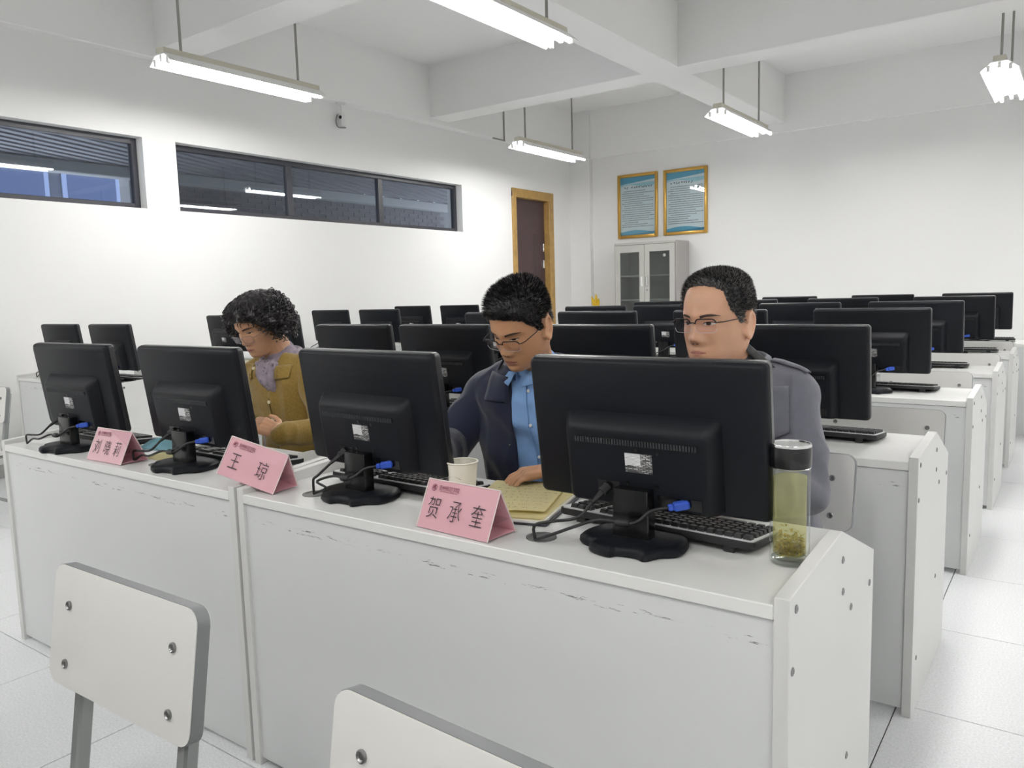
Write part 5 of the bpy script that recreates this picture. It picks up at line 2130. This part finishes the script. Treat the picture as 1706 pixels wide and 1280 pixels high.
# ------------------------------------------------------------------ person in grey, beside the aisle
P1 = dict(id='a', label='person in a grey jacket and half rim glasses looking past the monitor, beside the aisle',
          head=(-0.730, 1.875, 1.170), yaw=-13, pitch=4, roll=0, hsc=1.0, jaw=1.04, lip='b87f70', skin=M_SKINM, open=0.0040, lookx=-0.002,
          hip=(-0.70, 2.02, 0.545), neck=(-0.715, 1.935, 1.035), fwd=(0, -1, 0), seed=1.0,
          torso=[((-0.70, 2.02, 0.50), 0.185, 0.125, 0), ((-0.70, 2.02, 0.60), 0.180, 0.128, 0), ((-0.70, 2.00, 0.74), 0.180, 0.130, 0), ((-0.705, 1.98, 0.86), 0.192, 0.130, 0),
                 ((-0.715, 1.97, 0.94), 0.188, 0.120, 0), ((-0.715, 1.965, 1.00), 0.165, 0.100, 0), ((-0.713, 1.955, 1.035), 0.110, 0.080, 0), ((-0.715, 1.945, 1.055), 0.076, 0.070, 0)],
          arm_l=[(-0.572, 1.965, 0.965), (-0.515, 1.885, 0.760), (-0.600, 1.665, 0.800)], arm_r=[(-0.875, 1.965, 0.965), (-0.950, 1.885, 0.760), (-0.835, 1.665, 0.800)],
          hand_l=((-0.35, -0.93, -0.05), (0, 0.05, 1), 0.5, 1), hand_r=((0.35, -0.93, -0.05), (0, 0.05, 1), 0.5, -1),
          knees=[(-0.80, 1.60, 0.50), (-0.60, 1.60, 0.50)], feet=[(-0.80, 1.62, 0.0), (-0.60, 1.62, 0.0)],
          trouser=M_TROU, shirt=M_TEE, jacket=M_GREYJ, cut=[(-0.770, 1.85, 1.06), (-0.712, 1.85, 0.90), (-0.655, 1.85, 1.06), (-0.708, 1.85, 0.90)],
          hairline=0.90, ht=0.009, hs=0.0030, spike=0.7, brow=0.0030, shr=0.075)
root, Mh, hb, jk, jb, L = build_person(P1)
short_hair(root, hb, Mh, P1, M_HAIRG)
glasses(root, Mh, hb, 0.0, 0.10, False, M_RIMB)
# collar
def collar(root, jb, L, neck, m, r0=0.074, r1=0.088, h=0.042, gap=0.55, lean=0.012, fwd_yaw=0.0, name='collar', drop=0.03):
    bm = nb()
    n = 36
    g = []
    for j, (rr, dz) in enumerate(((r0, -0.012), (r0 + 0.002, h * 0.75), (r0 + 0.006, h), (r1, h * 0.8), (r1 + 0.010, -0.004))):
        row = []
        for i in range(n + 1):
            t = -PI / 2 + fwd_yaw + gap + (2 * PI - 2 * gap) * i / n
            k = abs(i / n - 0.5) * 2
            z = dz - drop * k ** 2.2
            ex = 1.0 + (0.20 * k ** 4 if j == 4 else 0.05 * k ** 3)
            row.append(bm.verts.new(V(neck) + V((rr * ex * math.cos(t) * 1.04, rr * ex * math.sin(t) + lean * 0, z))))
        g.append(row)
    for j in range(len(g) - 1):
        for i in range(n):
            bm.faces.new((g[j][i], g[j][i + 1], g[j + 1][i + 1], g[j + 1][i]))
    bmesh.ops.recalc_face_normals(bm, faces=bm.faces[:])
    bmesh.ops.solidify(bm, geom=bm.faces[:], thickness=0.003)
    return obj(name, bm, m, root, 3.2)


collar(root, jb, L, L((-0.715, 1.945, 1.045)), cloth('collar_grey', '5f636c'), 0.073, 0.090, 0.040, 0.5)
# storm flap over the chest and shoulder, with epaulette and its pull
rows = lerp_rows(L((-0.675, 1.85, 1.010)), L((-0.560, 1.85, 1.010)), L((-0.675, 1.85, 0.840)), L((-0.548, 1.85, 0.905)), 8, 9)
obj('storm_flap', sheet_on(jb, rows, (0, -1, 0), [0.006] * 8 + [0.010], 0.003), M_GREYJ, root, 3.2)
rows = lerp_rows(L((-0.885, 1.85, 1.010)), L((-0.745, 1.85, 1.010)), L((-0.895, 1.85, 0.915)), L((-0.745, 1.85, 0.845)), 8, 9)
obj('storm_flap', sheet_on(jb, rows, (0, -1, 0), [0.006] * 8 + [0.010], 0.003), M_GREYJ, root, 3.2)
for sx, x0, x1 in ((1, -0.635, -0.545), (-1, -0.810, -0.905)):
    rows = lerp_rows(L((x0, 1.945, 1.0)), L((x1, 1.945, 0.98)), L((x0, 1.985, 1.0)), L((x1, 1.985, 0.98)), 3, 8)
    obj('epaulette', sheet_on(jb, rows, (0.25 * sx, 0, 1), 0.008, 0.004), M_GREYJ, root, 3.2)
q = snap(jb, [L((-0.680, 1.85, 0.838))], (0, -1, 0), 0.004)[0]
bm = nb()
capsule(bm, q, q + V((0.002, -0.001, -0.022)), 0.0025, 0.0035, 8)
obj('zip_pull', bm, M_CHROME, root, 3.2)

# ------------------------------------------------------------------ person in navy, reading notes
P2 = dict(id='b', label='person in a navy jacket and light blue shirt bending over the notes',
          head=(-1.300, 1.835, 1.158), yaw=-4, pitch=27, roll=3, hsc=1.0, jaw=1.02, lip='aa7160', skin=M_SKINM2, open=0.0022, lookx=0.0,
          hip=(-1.37, 2.05, 0.545), neck=(-1.325, 1.945, 1.020), fwd=(0.15, -1, 0), seed=5.0,
          torso=[((-1.37, 2.05, 0.50), 0.185, 0.125, 0), ((-1.37, 2.04, 0.60), 0.182, 0.130, 0), ((-1.36, 2.01, 0.74), 0.185, 0.135, 0), ((-1.35, 1.98, 0.86), 0.195, 0.132, 0),
                 ((-1.34, 1.965, 0.93), 0.200, 0.120, 0.05), ((-1.335, 1.96, 0.985), 0.178, 0.100, 0.05), ((-1.33, 1.955, 1.022), 0.110, 0.080, 0.05), ((-1.325, 1.950, 1.042), 0.076, 0.070, 0.05)],
          arm_l=[(-1.165, 1.970, 0.955), (-1.055, 1.890, 0.770), (-1.078, 1.660, 0.797)], arm_r=[(-1.510, 1.955, 0.945), (-1.600, 1.850, 0.775), (-1.470, 1.640, 0.797)],
          hand_l=((-0.62, -0.76, -0.10), (0.1, 0.1, 1), 0.75, 1), hand_r=((0.25, -0.95, -0.05), (0, 0.05, 1), 0.5, -1),
          knees=[(-1.47, 1.62, 0.50), (-1.27, 1.62, 0.50)], feet=[(-1.47, 1.62, 0.0), (-1.27, 1.62, 0.0)],
          trouser=M_TROU, shirt=M_BLUES, cuff='l', sleeve_l=0.86, jacket=M_NAVY,
          cut=[(-1.350, 1.82, 1.05), (-1.335, 1.82, 0.62), (-1.250, 1.82, 1.05), (-1.185, 1.82, 0.62)],
          hairline=0.62, ht=0.017, hs=0.005, spike=1.0, brow=0.0032, strands=9000, grey=0.16)
root, Mh, hb, jk, jb, L = build_person(P2)
short_hair(root, hb, Mh, P2, M_HAIR)
glasses(root, Mh, hb, -0.006, 0.10, False, M_RIMB)
collar(root, jb, L, L((-1.322, 1.938, 1.030)), M_BLUES, 0.066, 0.082, 0.034, 0.22, drop=0.045, name='shirt_collar')
collar(root, jb, L, L((-1.327, 1.956, 1.022)), M_NAVY, 0.080, 0.098, 0.042, 0.75, drop=0.055)
for x0, x1, z0, z1 in ((-1.352, -1.435, 1.005, 0.955), (-1.262, -1.180, 1.010, 0.960)):
    rows = lerp_rows(L((x0, 1.8, z0)), L((x1, 1.8, z0 + 0.012)), L((x0 + (x0 - x1) * 0.02, 1.8, z0 - 0.075)), L((x1, 1.8, z1 - 0.02)), 6, 6)
    obj('lapel', sheet_on(jb, rows, P2['fwd'], 0.009, 0.003), M_NAVY, root, 3.2)
sh_me = [c for c in root.children if c.name.startswith('shirt') and 'collar' not in c.name][0].data
shb = bvh_of(sh_me)
pl = snap(shb, [L((-1.300 + 0.10 * (0.99 - z), 1.82, z)) for z in [0.985 - 0.02 * i for i in range(17)]], P2['fwd'], 0.0014)
seam(root, 'shirt_placket', pl, 0.0022, cloth('shirt_blue_dark', '6f96c8'))
for q in pl[1::5]:
    bm = nb()
    lathe(bm, [(0.005, 0), (0.005, 0.002), (0.003, 0.0028)], 10, M=Matrix.Translation(q + V((0.008, -0.001, 0))) @ V((0.15, -1, 0)).to_track_quat('Z', 'Y').to_matrix().to_4x4())
    obj('shirt_button', bm, M_WHITEP, root)
for z in (0.93, 0.80, 0.68):
    q = snap(jb, [L((-1.362, 1.82, z))], P2['fwd'], 0.002)[0]
    bm = nb()
    lathe(bm, [(0.004, 0), (0.004, 0.002), (0.002, 0.0025)], 10, M=Matrix.Translation(q) @ V((0.15, -1, 0)).to_track_quat('Z', 'Y').to_matrix().to_4x4())
    obj('snap_button', bm, M_CHROME, root)

# ------------------------------------------------------------------ person in mustard
P3 = dict(id='c', label='person in a mustard jacket and patterned scarf with short curly hair, looking down',
          head=(-2.560, 1.870, 1.158), yaw=4, pitch=24, roll=-2, hsc=0.96, jaw=0.98, nose=0.85, lip='ad7264', skin=M_SKINW, open=0.0020, lookx=0.0,
          hip=(-2.53, 2.06, 0.545), neck=(-2.545, 1.965, 1.020), fwd=(0.25, -1, 0), seed=9.0,
          torso=[((-2.53, 2.06, 0.50), 0.185, 0.130, 0), ((-2.53, 2.05, 0.60), 0.182, 0.132, 0), ((-2.535, 2.02, 0.74), 0.178, 0.132, 0), ((-2.54, 2.00, 0.86), 0.178, 0.128, 0),
                 ((-2.542, 1.985, 0.93), 0.182, 0.116, 0), ((-2.545, 1.98, 0.985), 0.160, 0.098, 0), ((-2.545, 1.975, 1.020), 0.105, 0.080, 0), ((-2.545, 1.970, 1.040), 0.078, 0.070, 0)],
          arm_l=[(-2.390, 1.985, 0.950), (-2.245, 1.900, 0.765), (-2.245, 1.705, 0.788)], arm_r=[(-2.705, 1.985, 0.950), (-2.790, 1.930, 0.760), (-2.700, 1.690, 0.790)],
          hand_l=((-0.80, -0.35, 0.30), (0.2, -0.6, 0.8), 0.8, 1), hand_r=((0.3, -0.95, -0.05), (0, 0.05, 1), 0.5, -1), handsc=0.88,
          knees=[(-2.63, 1.64, 0.50), (-2.43, 1.64, 0.50)], feet=[(-2.63, 1.64, 0.0), (-2.43, 1.64, 0.0)],
          trouser=M_TROU, jacket=M_MUST, shirt=M_SCARF, cut=[(-2.615, 1.85, 1.045), (-2.512, 1.85, 0.900), (-2.465, 1.85, 1.045), (-2.508, 1.85, 0.900)], shr=0.070, slv=0.78)
root, Mh, hb, jk, jb, L = build_person(P3)
curly_hair(root, hb, Mh, M_HAIRW)
glasses(root, Mh, hb, -0.016, 0.12, True, M_RIMS, 0.0255, 0.0155, 0.0008)
collar(root, jb, L, L((-2.545, 1.976, 1.015)), M_MUST, 0.084, 0.106, 0.034, 0.62, drop=0.05)
# scarf: a wrap round the neck and two tails in the opening
bm = nb()
for ph, rr, zz in ((0.0, 0.070, 1.035), (0.5, 0.074, 1.012)):
    pts, rs = [], []
    for i in range(40):
        t = 2 * PI * i / 40
        pts.append(L((-2.545, 1.962, zz)) + V((rr * math.cos(t), rr * math.sin(t) * 0.98, 0.012 * math.sin(t + ph) - 0.010 * (1 - math.sin(t)) * 0.8)))
        rs.append(0.017 + 0.003 * math.sin(5 * t + ph))
    tube(bm, pts + [pts[0]], rs + [rs[0]], 10, cap=False)
for x0, x1 in ((-2.575, -2.522), (-2.512, -2.500)):
    pts = [L((x0, 1.885, 1.010)), L((x0 + (x1 - x0) * 0.5, 1.862, 0.955)), L((x1, 1.872, 0.915)), L((x1, 1.905, 0.87))]
    cp = spline(pts, 14)
    for k in (-1, 0, 1):
        tube(bm, [c + V((0.018 * k * (1 - 0.75 * i / 14), 0.004 * abs(k), 0)) for i, c in enumerate(cp)], [0.017 - 0.0007 * i for i in range(15)], 8)
b2 = remesh(bm, 0.0045, 3)
crumple(b2, 0.003, 26, 2.0, 0.002, 45)
sc_o = obj('scarf', b2, M_SCARF, root, 3.2)
sb = bvh_of(sc_o.data)
bm = nb()
rnd = random.Random(4)
for k in range(46):
    p = L((rnd.uniform(-2.61, -2.47), 1.85, rnd.uniform(0.88, 1.03)))
    q = snap(sb, [p], (0.25, -1, 0), 0.0012)[0]
    if (q - p).length < 1e-6:
        continue
    hj = jb.ray_cast(p + V((0.25, -1, 0)).normalized() * 0.5, -V((0.25, -1, 0)).normalized())
    if hj[0] is not None and hj[0].y < q.y + 0.004:
        continue
    r_ = rnd.uniform(0.003, 0.0055)
    n_ = 8
    a0 = [bm.verts.new(q + V((math.cos(2 * PI * i / n_) * r_, 0, math.sin(2 * PI * i / n_) * r_))) for i in range(n_)]
    a1 = [bm.verts.new(q + V((math.cos(2 * PI * i / n_) * r_ * 0.55, 0, math.sin(2 * PI * i / n_) * r_ * 0.55))) for i in range(n_)]
    for i in range(n_):
        bm.faces.new((a0[i], a0[(i + 1) % n_], a1[(i + 1) % n_], a1[i]))
tag(obj('printed_rings', bm, M_SCARFD, sc_o), kind='stuff')
for z in (0.985, 0.86, 0.79):
    x = -2.612 if z > 0.95 else -2.508
    q = snap(jb, [L((x, 1.85, z))], P3['fwd'], 0.002)[0]
    bm = nb()
    lathe(bm, [(0.007, 0), (0.007, 0.003), (0.004, 0.004)], 12, M=Matrix.Translation(q) @ V((0.25, -1, 0)).to_track_quat('Z', 'Y').to_matrix().to_4x4())
    obj('button', bm, mat('pearl_button', 'd9cfae', 0.25), root, 0.8)
pl = snap(jb, [L((-2.510 + 0.02 * (0.88 - z), 1.85, z)) for z in [0.875 - 0.02 * i for i in range(14)]], P3['fwd'], 0.0016)
seam(root, 'placket_seam', pl, 0.0022, cloth('mustard_dark', '6f5a28'))
for x0, x1 in ((-2.615, -2.690), (-2.470, -2.395)):
    rows = lerp_rows(L((x0, 1.8, 1.000)), L((x1, 1.8, 1.005)), L((x0 + 0.02 * (1 if x1 < x0 else -1), 1.8, 0.945)), L((x1, 1.8, 0.955)), 6, 6)
    obj('collar_wing', sheet_on(jb, rows, P3['fwd'], 0.008, 0.003), M_MUST, root, 3.2)
